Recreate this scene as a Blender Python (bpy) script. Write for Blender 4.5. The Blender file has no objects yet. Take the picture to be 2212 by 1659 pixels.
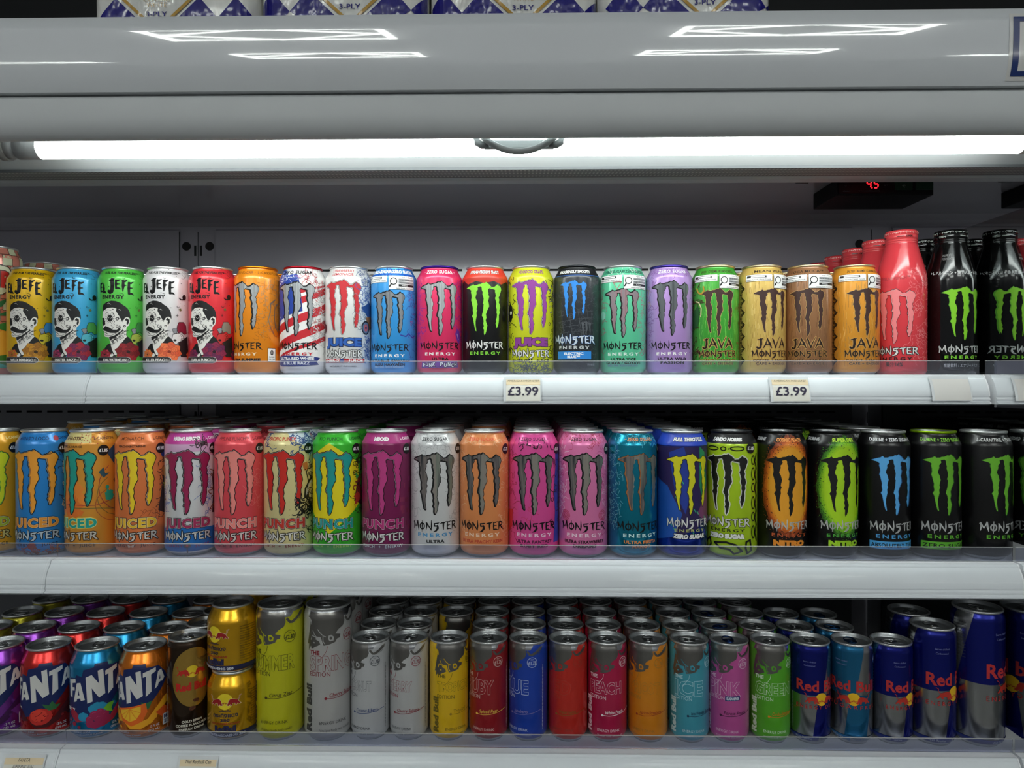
import bpy, bmesh, math, random
from mathutils import Vector, Matrix
from math import radians as rad, sin, cos, pi, atan2, asin, degrees
C = bpy.context
S = C.scene
COL = S.collection
rnd = random.Random(7)

# ------------------------------------------------------------------ camera
F = 1534.0                      # focal length in pixels of the 2212 px wide frame
CAMZ = 1.35
cd = bpy.data.cameras.new('camera')
cd.sensor_width = 36.0
cd.lens = F / 2212 * 36.0
cd.clip_start = 0.02
cam = bpy.data.objects.new('camera', cd)
COL.objects.link(cam)
cam.location = (0, 0, CAMZ)
cam.rotation_euler = (rad(90 - 0.28), 0, rad(1.05))
S.camera = cam
CR = cam.rotation_euler.to_matrix()


def at(px, py, Y):
    """world point seen at pixel (px, py) at depth Y into the fridge"""
    d = CR @ Vector(((px - 1106) / F, (829.5 - py) / F, -1))
    return Vector((0, 0, CAMZ)) + d * (Y / d.y)


# ------------------------------------------------------------------ light
S.view_settings.view_transform = 'Standard'
S.view_settings.look = 'None'
S.view_settings.gamma = 1.0
S.view_settings.exposure = 0.0
S.view_settings.use_curve_mapping = False
wd = bpy.data.worlds.new('world')
S.world = wd
wd.use_nodes = True
wd.node_tree.nodes['Background'].inputs[0].default_value = (0.93, 0.96, 1.0, 1)
wd.node_tree.nodes['Background'].inputs[1].default_value = 0.13
TUBE_E = 15.5
PANEL_E = 22.0
PANEL_AREA_W = 78.0
# the rest of the shop's even ceiling lighting
ld = bpy.data.lights.new('shop_light', 'AREA')
ld.shape = 'RECTANGLE'
ld.size = 8
ld.size_y = 6.0
ld.energy = PANEL_AREA_W
ld.color = (.96, .99, 1)
lo = bpy.data.objects.new('shop_light', ld)
COL.objects.link(lo)
lo.location = (0, -4.0, 2.99)


# ------------------------------------------------------------------ helpers
def lin(c):
    return c / 12.92 if c <= 0.04045 else ((c + 0.055) / 1.055) ** 2.4


def rgb(h):
    h = h.lstrip('#')
    return tuple(lin(int(h[i:i + 2], 16) / 255) for i in (0, 2, 4)) + (1,)


MATS = {}


def mat(hx, kind='print'):
    key = (hx, kind)
    if key in MATS:
        return MATS[key]
    m = bpy.data.materials.new(kind + '_' + hx.lstrip('#'))
    m.use_nodes = True
    b = m.node_tree.nodes['Principled BSDF']
    b.inputs['Base Color'].default_value = rgb(hx)
    par = {'print': (0.2, 0.28, 0.35), 'darkprint': (0.0, 0.3, 0.12), 'metalprint': (0.75, 0.24, 0.3), 'ink': (0.0, 0.42, 0.2),
           'foil': (0.85, 0.3, 0.2), 'metal': (1.0, 0.24, 0.0), 'lidmetal': (.85, 0.36, 0.0), 'rimmetal': (.88, 0.36, 0.0), 'plastic': (0.0, 0.3, 0.0),
           'gloss': (0.0, 0.12, 0.3), 'matte': (0.0, 0.6, 0.0), 'paper': (0.0, 0.7, 0.0),
           'mirror': (1.0, 0.035, 0.0), 'film': (0.0, 0.22, 0.4)}[kind]
    b.inputs['Metallic'].default_value = par[0]
    b.inputs['Roughness'].default_value = par[1]
    b.inputs['Coat Weight'].default_value = par[2]
    b.inputs['Coat Roughness'].default_value = 0.12
    MATS[key] = m
    return m


def mnode(m, t):
    return m.node_tree.nodes.new(t)


def bump(m, scale, strength, dist=0.001, stretch=(1, 1, 1), detail=2.0):
    nt = m.node_tree
    tc = mnode(m, 'ShaderNodeTexCoord')
    mp = mnode(m, 'ShaderNodeMapping')
    mp.inputs['Scale'].default_value = stretch
    nz = mnode(m, 'ShaderNodeTexNoise')
    nz.inputs['Scale'].default_value = scale
    nz.inputs['Detail'].default_value = detail
    bp = mnode(m, 'ShaderNodeBump')
    bp.inputs['Strength'].default_value = strength
    bp.inputs['Distance'].default_value = dist
    nt.links.new(tc.outputs['Object'], mp.inputs[0])
    nt.links.new(mp.outputs[0], nz.inputs['Vector'])
    nt.links.new(nz.outputs[0], bp.inputs['Height'])
    nt.links.new(bp.outputs[0], nt.nodes['Principled BSDF'].inputs['Normal'])
    return m


def streak(name, cols, metal=.55, rough=.3, sc=1.0):
    """printed foil whose colour runs in soft upright streaks round the can"""
    m = bpy.data.materials.new(name)
    m.use_nodes = True
    nt = m.node_tree
    b = nt.nodes['Principled BSDF']
    b.inputs['Metallic'].default_value = metal
    b.inputs['Roughness'].default_value = rough
    b.inputs['Coat Weight'].default_value = .3
    tc = nt.nodes.new('ShaderNodeTexCoord')
    mp = nt.nodes.new('ShaderNodeMapping')
    mp.inputs['Scale'].default_value = (1, 1, .05)
    nz = nt.nodes.new('ShaderNodeTexNoise')
    nz.inputs['Scale'].default_value = 130 * sc
    nz.inputs['Detail'].default_value = 3
    rp = nt.nodes.new('ShaderNodeValToRGB')
    el = rp.color_ramp.elements
    while len(el) < len(cols):
        el.new(.5)
    for i, c in enumerate(cols):
        el[i].position = .33 + .34 * i / (len(cols) - 1)
        el[i].color = rgb(c)
    nt.links.new(tc.outputs['Object'], mp.inputs[0])
    nt.links.new(mp.outputs[0], nz.inputs['Vector'])
    nt.links.new(nz.outputs[0], rp.inputs[0])
    nt.links.new(rp.outputs[0], b.inputs['Base Color'])
    return m


def emis(name, hx, e):
    m = bpy.data.materials.new(name)
    m.use_nodes = True
    b = m.node_tree.nodes['Principled BSDF']
    b.inputs['Base Color'].default_value = rgb(hx)
    b.inputs['Emission Color'].default_value = rgb(hx)
    b.inputs['Emission Strength'].default_value = e
    return m


def clear(name, tint, haze, hazecol='#dfe6f2', ior=1.45):
    """thin clear plastic: mostly see-through, glossy, a little milky"""
    m = bpy.data.materials.new(name)
    m.use_nodes = True
    nt = m.node_tree
    nt.nodes.clear()
    out = nt.nodes.new('ShaderNodeOutputMaterial')
    tr = nt.nodes.new('ShaderNodeBsdfTransparent')
    tr.inputs[0].default_value = rgb(tint)
    df = nt.nodes.new('ShaderNodeBsdfDiffuse')
    df.inputs[0].default_value = rgb(hazecol)
    gl = nt.nodes.new('ShaderNodeBsdfGlossy')
    gl.inputs['Roughness'].default_value = 0.08
    fr = nt.nodes.new('ShaderNodeFresnel')
    fr.inputs[0].default_value = ior
    m1 = nt.nodes.new('ShaderNodeMixShader')
    m1.inputs[0].default_value = haze
    m2 = nt.nodes.new('ShaderNodeMixShader')
    nt.links.new(tr.outputs[0], m1.inputs[1])
    nt.links.new(df.outputs[0], m1.inputs[2])
    nt.links.new(fr.outputs[0], m2.inputs[0])
    nt.links.new(m1.outputs[0], m2.inputs[1])
    nt.links.new(gl.outputs[0], m2.inputs[2])
    nt.links.new(m2.outputs[0], out.inputs[0])
    return m


def link(name, me, parent=None, loc=None):
    o = bpy.data.objects.new(name, me)
    COL.objects.link(o)
    if parent is not None:
        o.parent = parent
    if loc is not None:
        o.location = loc
    return o


def thing(name, label, cat, loc=(0, 0, 0), rotz=0.0, group=None):
    o = bpy.data.objects.new(name, None)
    o.empty_display_size = 0.02
    COL.objects.link(o)
    o.location = loc
    o.rotation_euler = (0, 0, rotz)
    o['label'] = label
    o['category'] = cat
    if group:
        o['group'] = group
    return o


def tag(o, label, cat, group=None):
    o['label'] = label
    o['category'] = cat
    if group:
        o['group'] = group
    return o


class MB:
    """collects vertices / faces / materials and links them as one mesh"""

    def __init__(s):
        s.v = []
        s.f = []
        s.m = []
        s.sm = []
        s.mats = []

    def mi(s, m):
        if m not in s.mats:
            s.mats.append(m)
        return s.mats.index(m)

    def add(s, vs, fs, m, smooth=False):
        n = len(s.v)
        s.v += [tuple(p) for p in vs]
        k = s.mi(m)
        for f in fs:
            s.f.append([i + n for i in f])
            s.m.append(k)
            s.sm.append(smooth)

    def box(s, x0, x1, y0, y1, z0, z1, m):
        s.add([(x, y, z) for x in (x0, x1) for y in (y0, y1) for z in (z0, z1)],
              [(0, 1, 3, 2), (4, 6, 7, 5), (0, 4, 5, 1), (2, 3, 7, 6), (0, 2, 6, 4), (1, 5, 7, 3)], m)

    def extrude_x(s, prof, x0, x1, m, closed=True, smooth=False):
        n = len(prof)
        vs = [(x0, y, z) for y, z in prof] + [(x1, y, z) for y, z in prof]
        fs = [(i, (i + 1) % n, n + (i + 1) % n, n + i) for i in range(n if closed else n - 1)]
        s.add(vs, fs, m, smooth)
        if closed:
            s.add(vs, [tuple(range(n))[::-1], tuple(range(n, 2 * n))], m)

    def lathe(s, prof, m, seg=72, cx=0, cy=0, cap0=False, cap1=False, smooth=True):
        vs = []
        for r, z in prof:
            for k in range(seg):
                a = 2 * pi * k / seg
                vs.append((cx + r * sin(a), cy - r * cos(a), z))
        fs = []
        for j in range(len(prof) - 1):
            for k in range(seg):
                k2 = (k + 1) % seg
                fs.append((j * seg + k, j * seg + k2, (j + 1) * seg + k2, (j + 1) * seg + k))
        s.add(vs, fs, m, smooth)
        if cap0:
            s.add(vs[:seg], [tuple(range(seg))[::-1]], m)
        if cap1:
            s.add(vs[-seg:], [tuple(range(seg))], m)

    def tube(s, pts, r, m, seg=10, caps=True, closed=False):
        pts = [Vector(p) for p in pts]
        n = len(pts)
        vs = []
        up = Vector((0.123, 0.31, 0.94)).normalized()
        for i, p in enumerate(pts):
            a = pts[(i - 1) % n] if (closed or i > 0) else p
            b = pts[(i + 1) % n] if (closed or i < n - 1) else p
            t = (b - a).normalized()
            x = t.cross(up)
            if x.length < 1e-4:
                x = t.cross(Vector((1, 0, 0)))
            x.normalize()
            y = x.cross(t)
            rr = r[i] if isinstance(r, (list, tuple)) else r
            for k in range(seg):
                q = 2 * pi * k / seg
                vs.append(p + (x * cos(q) + y * sin(q)) * rr)
        fs = []
        for i in range(n if closed else n - 1):
            i2 = (i + 1) % n
            for k in range(seg):
                k2 = (k + 1) % seg
                fs.append((i * seg + k, i * seg + k2, i2 * seg + k2, i2 * seg + k))
        s.add(vs, fs, m, True)
        if caps and not closed:
            s.add(vs[:seg], [tuple(range(seg))[::-1]], m)
            s.add(vs[-seg:], [tuple(range(seg))], m)

    def build(s, name, parent=None, loc=None, bevel=0.0, fix=True):
        me = bpy.data.meshes.new(name)
        me.from_pydata(s.v, [], s.f)
        for m in s.mats:
            me.materials.append(m)
        for p, k, sm in zip(me.polygons, s.m, s.sm):
            p.material_index = k
            p.use_smooth = sm
        if fix:
            bm = bmesh.new()
            bm.from_mesh(me)
            bmesh.ops.remove_doubles(bm, verts=bm.verts, dist=1e-6)
            bmesh.ops.recalc_face_normals(bm, faces=bm.faces)
            bm.to_mesh(me)
            bm.free()
        me.validate()
        o = link(name, me, parent, loc)
        if bevel:
            md = o.modifiers.new('bevel', 'BEVEL')
            md.width = bevel
            md.segments = 2
            md.limit_method = 'ANGLE'
            md.angle_limit = rad(40)
        return o


# ------------------------------------------------------------------ printed artwork (flat, mm) wrapped on a round body
TXT = {}


def text_mesh(s, bold=0.0, shear=0.0, space=1.0, res=2):
    key = (s, bold, shear, space, res)
    if key in TXT:
        return TXT[key]
    cu = bpy.data.curves.new('t', 'FONT')
    cu.body = s
    cu.size = 1.0
    cu.offset = bold
    cu.shear = shear
    cu.space_character = space
    cu.resolution_u = res
    cu.fill_mode = 'FRONT'
    cu.align_x = 'LEFT'
    ob = bpy.data.objects.new('t', cu)
    me = bpy.data.meshes.new_from_object(ob)
    vs = [(v.co.x, v.co.y) for v in me.vertices]
    fs = [tuple(p.vertices) for p in me.polygons]
    bpy.data.objects.remove(ob)
    bpy.data.meshes.remove(me)
    bpy.data.curves.remove(cu)
    TXT[key] = (vs, fs)
    return TXT[key]


# hand-lettered glyphs: advance width and strokes of (x, y, thickness)
def _ring(cx, cy, rx, ry, w, n=14, a0=0, a1=360):
    return [(cx + rx * cos(rad(a0 + (a1 - a0) * i / n)), cy + ry * sin(rad(a0 + (a1 - a0) * i / n)), w) for i in range(n + 1)]


GL = {
    'M': (.84, [[(.0, .80, .02), (.10, .92, .09), (.15, .5, .10), (.09, .0, .05)], [(.10, .92, .09), (.37, .28, .05)],
                [(.37, .28, .05), (.62, 1.02, .07)], [(.62, 1.02, .10), (.66, .5, .12), (.76, -.05, .05)]]),
    'O': (.70, [_ring(.33, .44, .25, .36, .09), [(.34, 1.16, .03), (.33, .5, .08), (.30, -.30, .02)]]),
    'N': (.74, [[(.04, .92, .04), (.10, .84, .09), (.11, .4, .10), (.06, .0, .04)], [(.10, .86, .10), (.56, .02, .07)],
                [(.56, -.04, .05), (.60, .5, .10), (.58, 1.18, .04)]]),
    'S': (.66, [[(.58, .86, .04), (.42, .80, .10), (.12, .78, .07)], [(.12, .80, .07), (.16, .48, .10), (.44, .50, .10)],
                [(.42, .52, .12), (.46, .2, .15), (.28, -.12, .12), (.0, -.26, .02)]]),
    'T': (.66, [[(.0, .74, .03), (.2, .84, .09), (.44, .84, .09), (.68, .98, .03)], [(.36, .84, .13), (.35, .4, .11), (.38, .0, .04)]]),
    'E': (.58, [[(.12, .90, .09), (.10, .45, .10), (.12, .02, .08)], [(.06, .92, .04), (.3, .88, .08), (.52, .98, .03)],
                [(.1, .48, .08), (.42, .50, .04)], [(.1, .03, .08), (.36, .05, .08), (.56, -.06, .03)]]),
    'R': (.70, [[(.12, .92, .08), (.12, .45, .11), (.08, -.04, .04)], [(.02, .90, .04), (.3, .92, .09), (.5, .78, .10), (.46, .56, .09), (.16, .44, .06)],
                [(.26, .46, .09), (.46, .16, .11), (.70, -.12, .02)]]),
    'J': (.62, [[(.10, .86, .05), (.34, .86, .10), (.58, .98, .04)], [(.38, .9, .14), (.40, .4, .14), (.34, .02, .13), (.16, -.10, .09), (.04, .04, .12)]]),
    'A': (.80, [[(.0, -.02, .06), (.16, .3, .09), (.36, .96, .05)], [(.32, 1.0, .05), (.56, .4, .14), (.74, -.06, .05)], [(.18, .30, .07), (.56, .30, .07)]]),
    'V': (.74, [[(.0, 1.0, .04), (.1, .8, .10), (.34, .0, .09)], [(.34, -.02, .07), (.5, .5, .06), (.78, 1.15, .03)]]),
    'F': (.56, [[(.14, .92, .09), (.15, .45, .13), (.10, -.08, .04)], [(.04, .92, .05), (.3, .86, .10), (.56, 1.0, .03)], [(.14, .48, .09), (.42, .50, .05)]]),
    'L': (.56, [[(.14, .96, .06), (.14, .45, .13), (.13, .03, .09)], [(.08, .02, .06), (.34, .06, .10), (.54, -.08, .03)]]),
    ' ': (.4, []),
}

# the three clawed strokes, traced (zoom pixels of a can: centre 335, radius 315)
CLA = [(88, 425), (130, 400), (165, 388), (182, 372), (198, 390), (232, 388), (252, 378), (285, 375), (312, 358), (340, 362), (358, 345), (375, 362),
       (400, 380), (415, 398), (430, 414), (408, 430), (385, 448), (383, 480), (392, 500), (388, 525), (400, 550), (393, 585), (385, 610), (395, 650),
       (400, 690), (385, 720), (368, 760), (355, 800), (362, 850), (352, 885), (360, 920), (374, 960), (365, 1000), (360, 1040), (348, 1075), (335, 1095),
       (328, 1070), (330, 1020), (318, 1000), (328, 970), (320, 930), (325, 900), (318, 850), (300, 820), (310, 780), (320, 740), (322, 700), (325, 660),
       (312, 650), (322, 620), (325, 580), (318, 550), (308, 520), (312, 490), (300, 460), (298, 425), (285, 408), (262, 412), (240, 420), (248, 445),
       (238, 465), (225, 480), (228, 510), (218, 540), (212, 570), (228, 600), (235, 630), (242, 660), (232, 700), (228, 730), (238, 745), (226, 780),
       (230, 820), (222, 860), (215, 900), (215, 950), (220, 990), (226, 1040), (212, 1030), (205, 1000), (195, 950), (185, 890), (180, 855), (166, 825),
       (182, 790), (175, 740), (178, 710), (168, 660), (160, 620), (152, 600), (160, 560), (158, 520), (150, 490), (155, 462), (130, 440), (110, 435)]
CLB = [(404, 434), (440, 415), (470, 412), (492, 390), (510, 372), (518, 388), (540, 395), (556, 420), (560, 450), (548, 490), (538, 530), (525, 560),
       (535, 590), (528, 630), (540, 660), (545, 700), (535, 740), (540, 770), (528, 810), (530, 860), (525, 920), (515, 960), (500, 1000), (495, 965),
       (485, 930), (495, 900), (488, 880), (500, 850), (505, 800), (498, 770), (502, 730), (490, 690), (498, 650), (492, 620), (478, 570), (490, 540),
       (485, 510), (478, 480), (480, 455), (450, 445), (425, 440)]


def _unw(p):
    return (33.1 * asin((p[0] - 335) / 315) / 76.0, (720 - p[1]) / 750.0)   # unit: height 1, centred


CLA = [_unw(p) for p in CLA]
CLB = [_unw(p) for p in CLB]


def tri_poly(pts):
    from mathutils.geometry import tessellate_polygon
    return tessellate_polygon([[Vector((x, y, 0)) for x, y in pts]])


class Art:
    """flat artwork in mm: u to the right of the front, v up from the foot; every call is one ink layer"""

    def __init__(s):
        s.v = []
        s.f = []
        s.m = []
        s.lay = 0
        s.mats = []

    def _add(s, vs, fs, m, new=True):
        if new:
            s.lay += 1
        if isinstance(m, str):
            m = mat(m, 'ink')
        if m not in s.mats:
            s.mats.append(m)
        k = s.mats.index(m)
        n = len(s.v)
        s.v += [(x, y, s.lay) for x, y in vs]
        for f in fs:
            s.f.append(tuple(i + n for i in f))
            s.m.append(k)

    def poly(s, m, pts, new=True):
        s._add(pts, tri_poly(pts), m, new)

    def rect(s, m, u0, v0, u1, v1, new=True):
        s._add([(u0, v0), (u1, v0), (u1, v1), (u0, v1)], [(0, 1, 2, 3)], m, new)

    def disc(s, m, u, v, r, ry=None, n=20, new=True):
        ry = ry or r
        s._add([(u + r * cos(2 * pi * i / n), v + ry * sin(2 * pi * i / n)) for i in range(n)], [tuple(range(n))], m, new)

    def stroke(s, m, pts, w, closed=False, new=True, grow=0.0, joints=True):
        """polyline with round joints; pts may carry their own thickness"""
        if new:
            s.lay += 1
        P = [(p[0], p[1], (p[2] if len(p) > 2 else w) / 2 + grow) for p in pts]
        n = len(P)
        for i in range(n if closed else n - 1):
            a, b = P[i], P[(i + 1) % n]
            dx, dy = b[0] - a[0], b[1] - a[1]
            L = math.hypot(dx, dy)
            if L < 1e-6:
                continue
            nx, ny = -dy / L, dx / L
            s._add([(a[0] + nx * a[2], a[1] + ny * a[2]), (a[0] - nx * a[2], a[1] - ny * a[2]),
                    (b[0] - nx * b[2], b[1] - ny * b[2]), (b[0] + nx * b[2], b[1] + ny * b[2])], [(0, 1, 2, 3)], m, False)
        if joints:
            for p in P:
                if p[2] > 0.12:
                    s.disc(m, p[0], p[1], p[2], n=7, new=False)

    def outpoly(s, m, pts, grow):
        s.poly(m, pts)
        s.stroke(m, list(pts), grow * 2, closed=True, new=False)

    def text(s, m, t, u, v, h, w=None, bold=0.02, shear=0.0, space=1.0, out=None, ow=0.05, rot=0.0, arc=0.0, hollow=None, sl=0.0, al='c'):
        """centre (u, v), capital height h, optional total width w; out = outline ink; hollow = fill ink of an outlined letter"""
        vs0, _ = text_mesh(t, bold, shear, space)
        if not vs0:
            return
        xs = [p[0] for p in vs0]
        x0, x1 = min(xs), max(xs)
        sy = h / 0.70
        sx = w / (x1 - x0) if w else sy
        xc = (x0 + x1) / 2 if al == 'c' else x0
        ca, sa = cos(rad(rot)), sin(rad(rot))

        def put(bd, mm):
            vs, fs = text_mesh(t, bd, shear, space)
            q = []
            for x, y in vs:
                X = (x - xc) * sx
                Y = (y - 0.35) * sy
                Y += arc * X * X + sl * X
                q.append((u + X * ca - Y * sa, v + X * sa + Y * ca))
            s._add(q, fs, mm)
        if out:
            put(bold + ow, out)
        put(bold, m)
        if hollow:
            put(bold - 0.022, hollow)

    def glyphs(s, m, t, u, v, h, w, out=None, ow=0.5, arc=0.0, fat=1.6):
        adv = sum(GL[c][0] for c in t)
        sx = w / adv
        todo = ([(out, ow)] if out else []) + [(m, 0.0)]
        for mm, g in todo:
            s.lay += 1
            x = u - w / 2
            for c in t:
                a, st = GL[c]
                for k in st:
                    pts = []
                    for p in k:
                        X = x + p[0] * sx
                        pts.append((X, v + (p[1] - .45) * h + arc * (X - u) ** 2, p[2] * (sx + h) / 2 * fat))
                    s.stroke(mm, pts, 1, new=False, grow=g)
                x += a * sx

    def claws(s, fill, u=0, v=100, H=86, sx=1.0, outs=(), dark=None):
        for P in (CLA, CLB):
            pass
        A = [(u + x * H * sx, v + y * H) for x, y in CLA]
        B = [(u + x * H * sx, v + y * H) for x, y in CLB]
        for m, g in outs:
            s.lay += 1
            for P in (A, B):
                s.stroke(m, P, g * 2, closed=True, new=False)
                s.poly(m, P, new=False)
        if dark:
            s.poly(dark, A)
            s.poly(dark, B, new=False)
            A = [(x + 0.8, y) for x, y in A]
            B = [(x + 0.8, y) for x, y in B]
        s.poly(fill, A)
        s.poly(fill, B, new=False)

    def scrib(s, m, u0, u1, v0, v1, n, w=0.45, size=5, seed=1):
        r = random.Random(seed)
        s.lay += 1
        for _ in range(n):
            x, y = r.uniform(u0, u1), r.uniform(v0, v1)
            a = r.uniform(0, 6.28)
            k = r.choice((-1, 1)) * r.uniform(.25, .8)
            st = size * r.uniform(.12, .3)
            pts = []
            for i in range(r.randint(5, 11)):
                pts.append((x, y))
                x += cos(a) * st
                y += sin(a) * st
                a += k + r.uniform(-.5, .5)
                if r.random() < .3:
                    k = -k * r.uniform(.4, 1.6)
            s.stroke(m, pts, w, new=False, joints=False)

    def dots(s, m, u0, u1, v0, v1, n, r0, r1, seed=1):
        r = random.Random(seed)
        s.lay += 1
        for _ in range(n):
            q = r.uniform(r0, r1)
            s.disc(m, r.uniform(u0, u1), r.uniform(v0, v1), q, q * r.uniform(.6, 1.3), n=6, new=False)

    def blob(s, m, u, v, rx, ry, rough=.1, n=44, seed=1, new=True):
        r = random.Random(seed)
        s.poly(m, [(u + rx * cos(2 * pi * i / n) * (1 + r.uniform(-rough, rough)), v + ry * sin(2 * pi * i / n) * (1 + r.uniform(-rough, rough))) for i in range(n)], new)

    def rose(s, cols, u, v, r, seed=1):
        """layered flower: rings of pointed petals, each edged, smaller towards the heart"""
        q = random.Random(seed)
        R = r
        ink = cols[-1]
        for k, n in enumerate((8, 8, 6, 6, 4)):
            a0 = q.uniform(0, 6)
            for half in (0, 1):
                P = []
                for i in range(half, n, 2):
                    a = a0 + 2 * pi * i / n
                    hw = pi / n * 1.3
                    pts = [(u + R * .25 * cos(a), v + R * .2 * sin(a))]
                    for t, g in ((-1, .70), (-.75, .92), (-.3, 1.02), (0, 1.12), (.35, 1.0), (.8, .9), (1, .68)):
                        b = a + hw * t
                        pts.append((u + R * g * cos(b), v + R * .85 * g * sin(b)))
                    P.append((pts, cols[(k + i) % (len(cols) - 1)]))
                s.lay += 1
                for pts, c in P:
                    s.stroke(ink, pts, .44, closed=True, new=False, joints=False)
                s.lay += 1
                for pts, c in P:
                    s.poly(c, pts, new=False)
            R *= .72
        s.disc(ink, u, v, R * .8)


SEG = 72


def wrap_body(name, prof, base_mat, art, parent=None, foot_mat=None, foot=6.0, rref=None, cap=False, turn=0.0):
    """lathe prof [(r, z) mm] with the artwork laid on it as thin ink layers, all one mesh"""
    rref = rref or max(p[0] for p in prof)
    da = 2 * pi / SEG
    zs = [p[1] for p in prof]

    def rz(z):
        if z <= zs[0]:
            return prof[0][0]
        for (r0, z0), (r1, z1) in zip(prof, prof[1:]):
            if z <= z1:
                return r0 + (r1 - r0) * (z - z0) / max(1e-9, z1 - z0)
        return prof[-1][0]

    def nz(z):
        a, b = rz(z - .8), rz(z + .8)
        s_ = (a - b) / 1.6
        L = math.hypot(1, s_)
        return 1 / L, s_ / L
    V = []
    FA = []
    MI = []
    NO = []
    mats = [base_mat]
    if foot_mat:
        mats.append(foot_mat)
    # base lathe
    for r, z in prof:
        cn, sn = nz(z)
        for k in range(SEG):
            a = da * k
            V.append((r * sin(a), -r * cos(a), z))
            NO.append((sin(a) * cn, -cos(a) * cn, sn))
    for j in range(len(prof) - 1):
        for k in range(SEG):
            k2 = (k + 1) % SEG
            FA.append((j * SEG + k, j * SEG + k2, (j + 1) * SEG + k2, (j + 1) * SEG + k))
            MI.append(1 if (foot_mat and prof[j + 1][1] <= foot + 1e-6) else 0)
    n0 = len(V)
    V += [(r, s_, z) for (r, s_, z) in V[:SEG]]
    NO += [(0, 0, -1)] * SEG
    FA.append(tuple(range(n0, n0 + SEG))[::-1])
    MI.append(len(mats) - 1)
    if cap:
        n0 = len(V)
        k = (len(prof) - 1) * SEG
        V += V[k:k + SEG]
        NO += [(0, 0, 1)] * SEG
        FA.append(tuple(range(n0, n0 + SEG)))
        MI.append(0)
    if art and art.f:
        bm = bmesh.new()
        vv = [bm.verts.new(p) for p in art.v]
        for f, k in zip(art.f, art.m):
            try:
                fc = bm.faces.new([vv[i] for i in f])
                fc.material_index = k
            except ValueError:
                pass
        umin = min(p[0] for p in art.v)
        umax = max(p[0] for p in art.v)
        du = da * rref
        for k in range(math.ceil(umin / du), math.floor(umax / du) + 1):
            bmesh.ops.bisect_plane(bm, geom=bm.verts[:] + bm.edges[:] + bm.faces[:], dist=1e-5, plane_co=(k * du, 0, 0), plane_no=(1, 0, 0))
        bmesh.ops.bisect_plane(bm, geom=bm.verts[:] + bm.edges[:] + bm.faces[:], dist=1e-5, plane_co=(0, zs[-1] - .3, 0), plane_no=(0, 1, 0), clear_outer=True)
        lsp = min(.022, .8 / max(1, art.lay))
        vmin = min(p[1] for p in art.v)
        vmax = max(p[1] for p in art.v)
        for z in zs:
            if vmin < z < vmax:
                bmesh.ops.bisect_plane(bm, geom=bm.verts[:] + bm.edges[:] + bm.faces[:], dist=1e-5, plane_co=(0, z, 0), plane_no=(0, 1, 0))
        bm.verts.index_update()
        off = len(V)
        mo = len(mats)
        mats += art.mats
        for v in bm.verts:
            u, z, lay = v.co
            e = 0.04 + lsp * lay
            r = rz(z) + e
            a = u / rref
            k = math.floor(a / da + 1e-7)
            t = a / da - k
            p0 = (sin(da * k), -cos(da * k))
            p1 = (sin(da * (k + 1)), -cos(da * (k + 1)))
            V.append((r * (p0[0] * (1 - t) + p1[0] * t), r * (p0[1] * (1 - t) + p1[1] * t), z))
            cn, sn = nz(z)
            NO.append((sin(a) * cn, -cos(a) * cn, sn))
        for f in bm.faces:
            ids = [v.index + off for v in f.verts]
            if f.normal.z < 0:
                ids = ids[::-1]
            FA.append(ids)
            MI.append(mo + f.material_index)
        bm.free()
    ct, st_ = cos(turn), sin(turn)
    V = [(x * ct - y * st_, x * st_ + y * ct, z) for x, y, z in V]
    NO = [(x * ct - y * st_, x * st_ + y * ct, z) for x, y, z in NO]
    me = bpy.data.meshes.new(name)
    me.from_pydata([(x * .001, y * .001, z * .001) for x, y, z in V], [], FA)
    for m in mats:
        me.materials.append(m)
    me.polygons.foreach_set('material_index', MI)
    me.polygons.foreach_set('use_smooth', [True] * len(FA))
    me.update()
    me.normals_split_custom_set_from_vertices(NO)
    return link(name, me, parent)

# ------------------------------------------------------------------ room shell
X0, X1 = -1.75, 1.75
m_wall = mat('#15191c', 'matte')
m_floor = mat('#6c6c68', 'plastic')
m_ceil = mat('#9a9c9e', 'matte')


def struct(name, b, **k):
    o = b.build(name, **k)
    o['kind'] = 'structure'
    return o


b = MB()
b.box(-5, 5, -6, 2.2, -.05, 0, m_floor)
struct('floor', b)
b = MB()
b.box(-5, 5, -6, 2.2, 3.0, 3.05, m_ceil)
struct('ceiling', b)
b = MB()
b.box(-5, 5, 2.15, 2.2, 0, 3.0, m_wall)
struct('wall_back', b)

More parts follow.
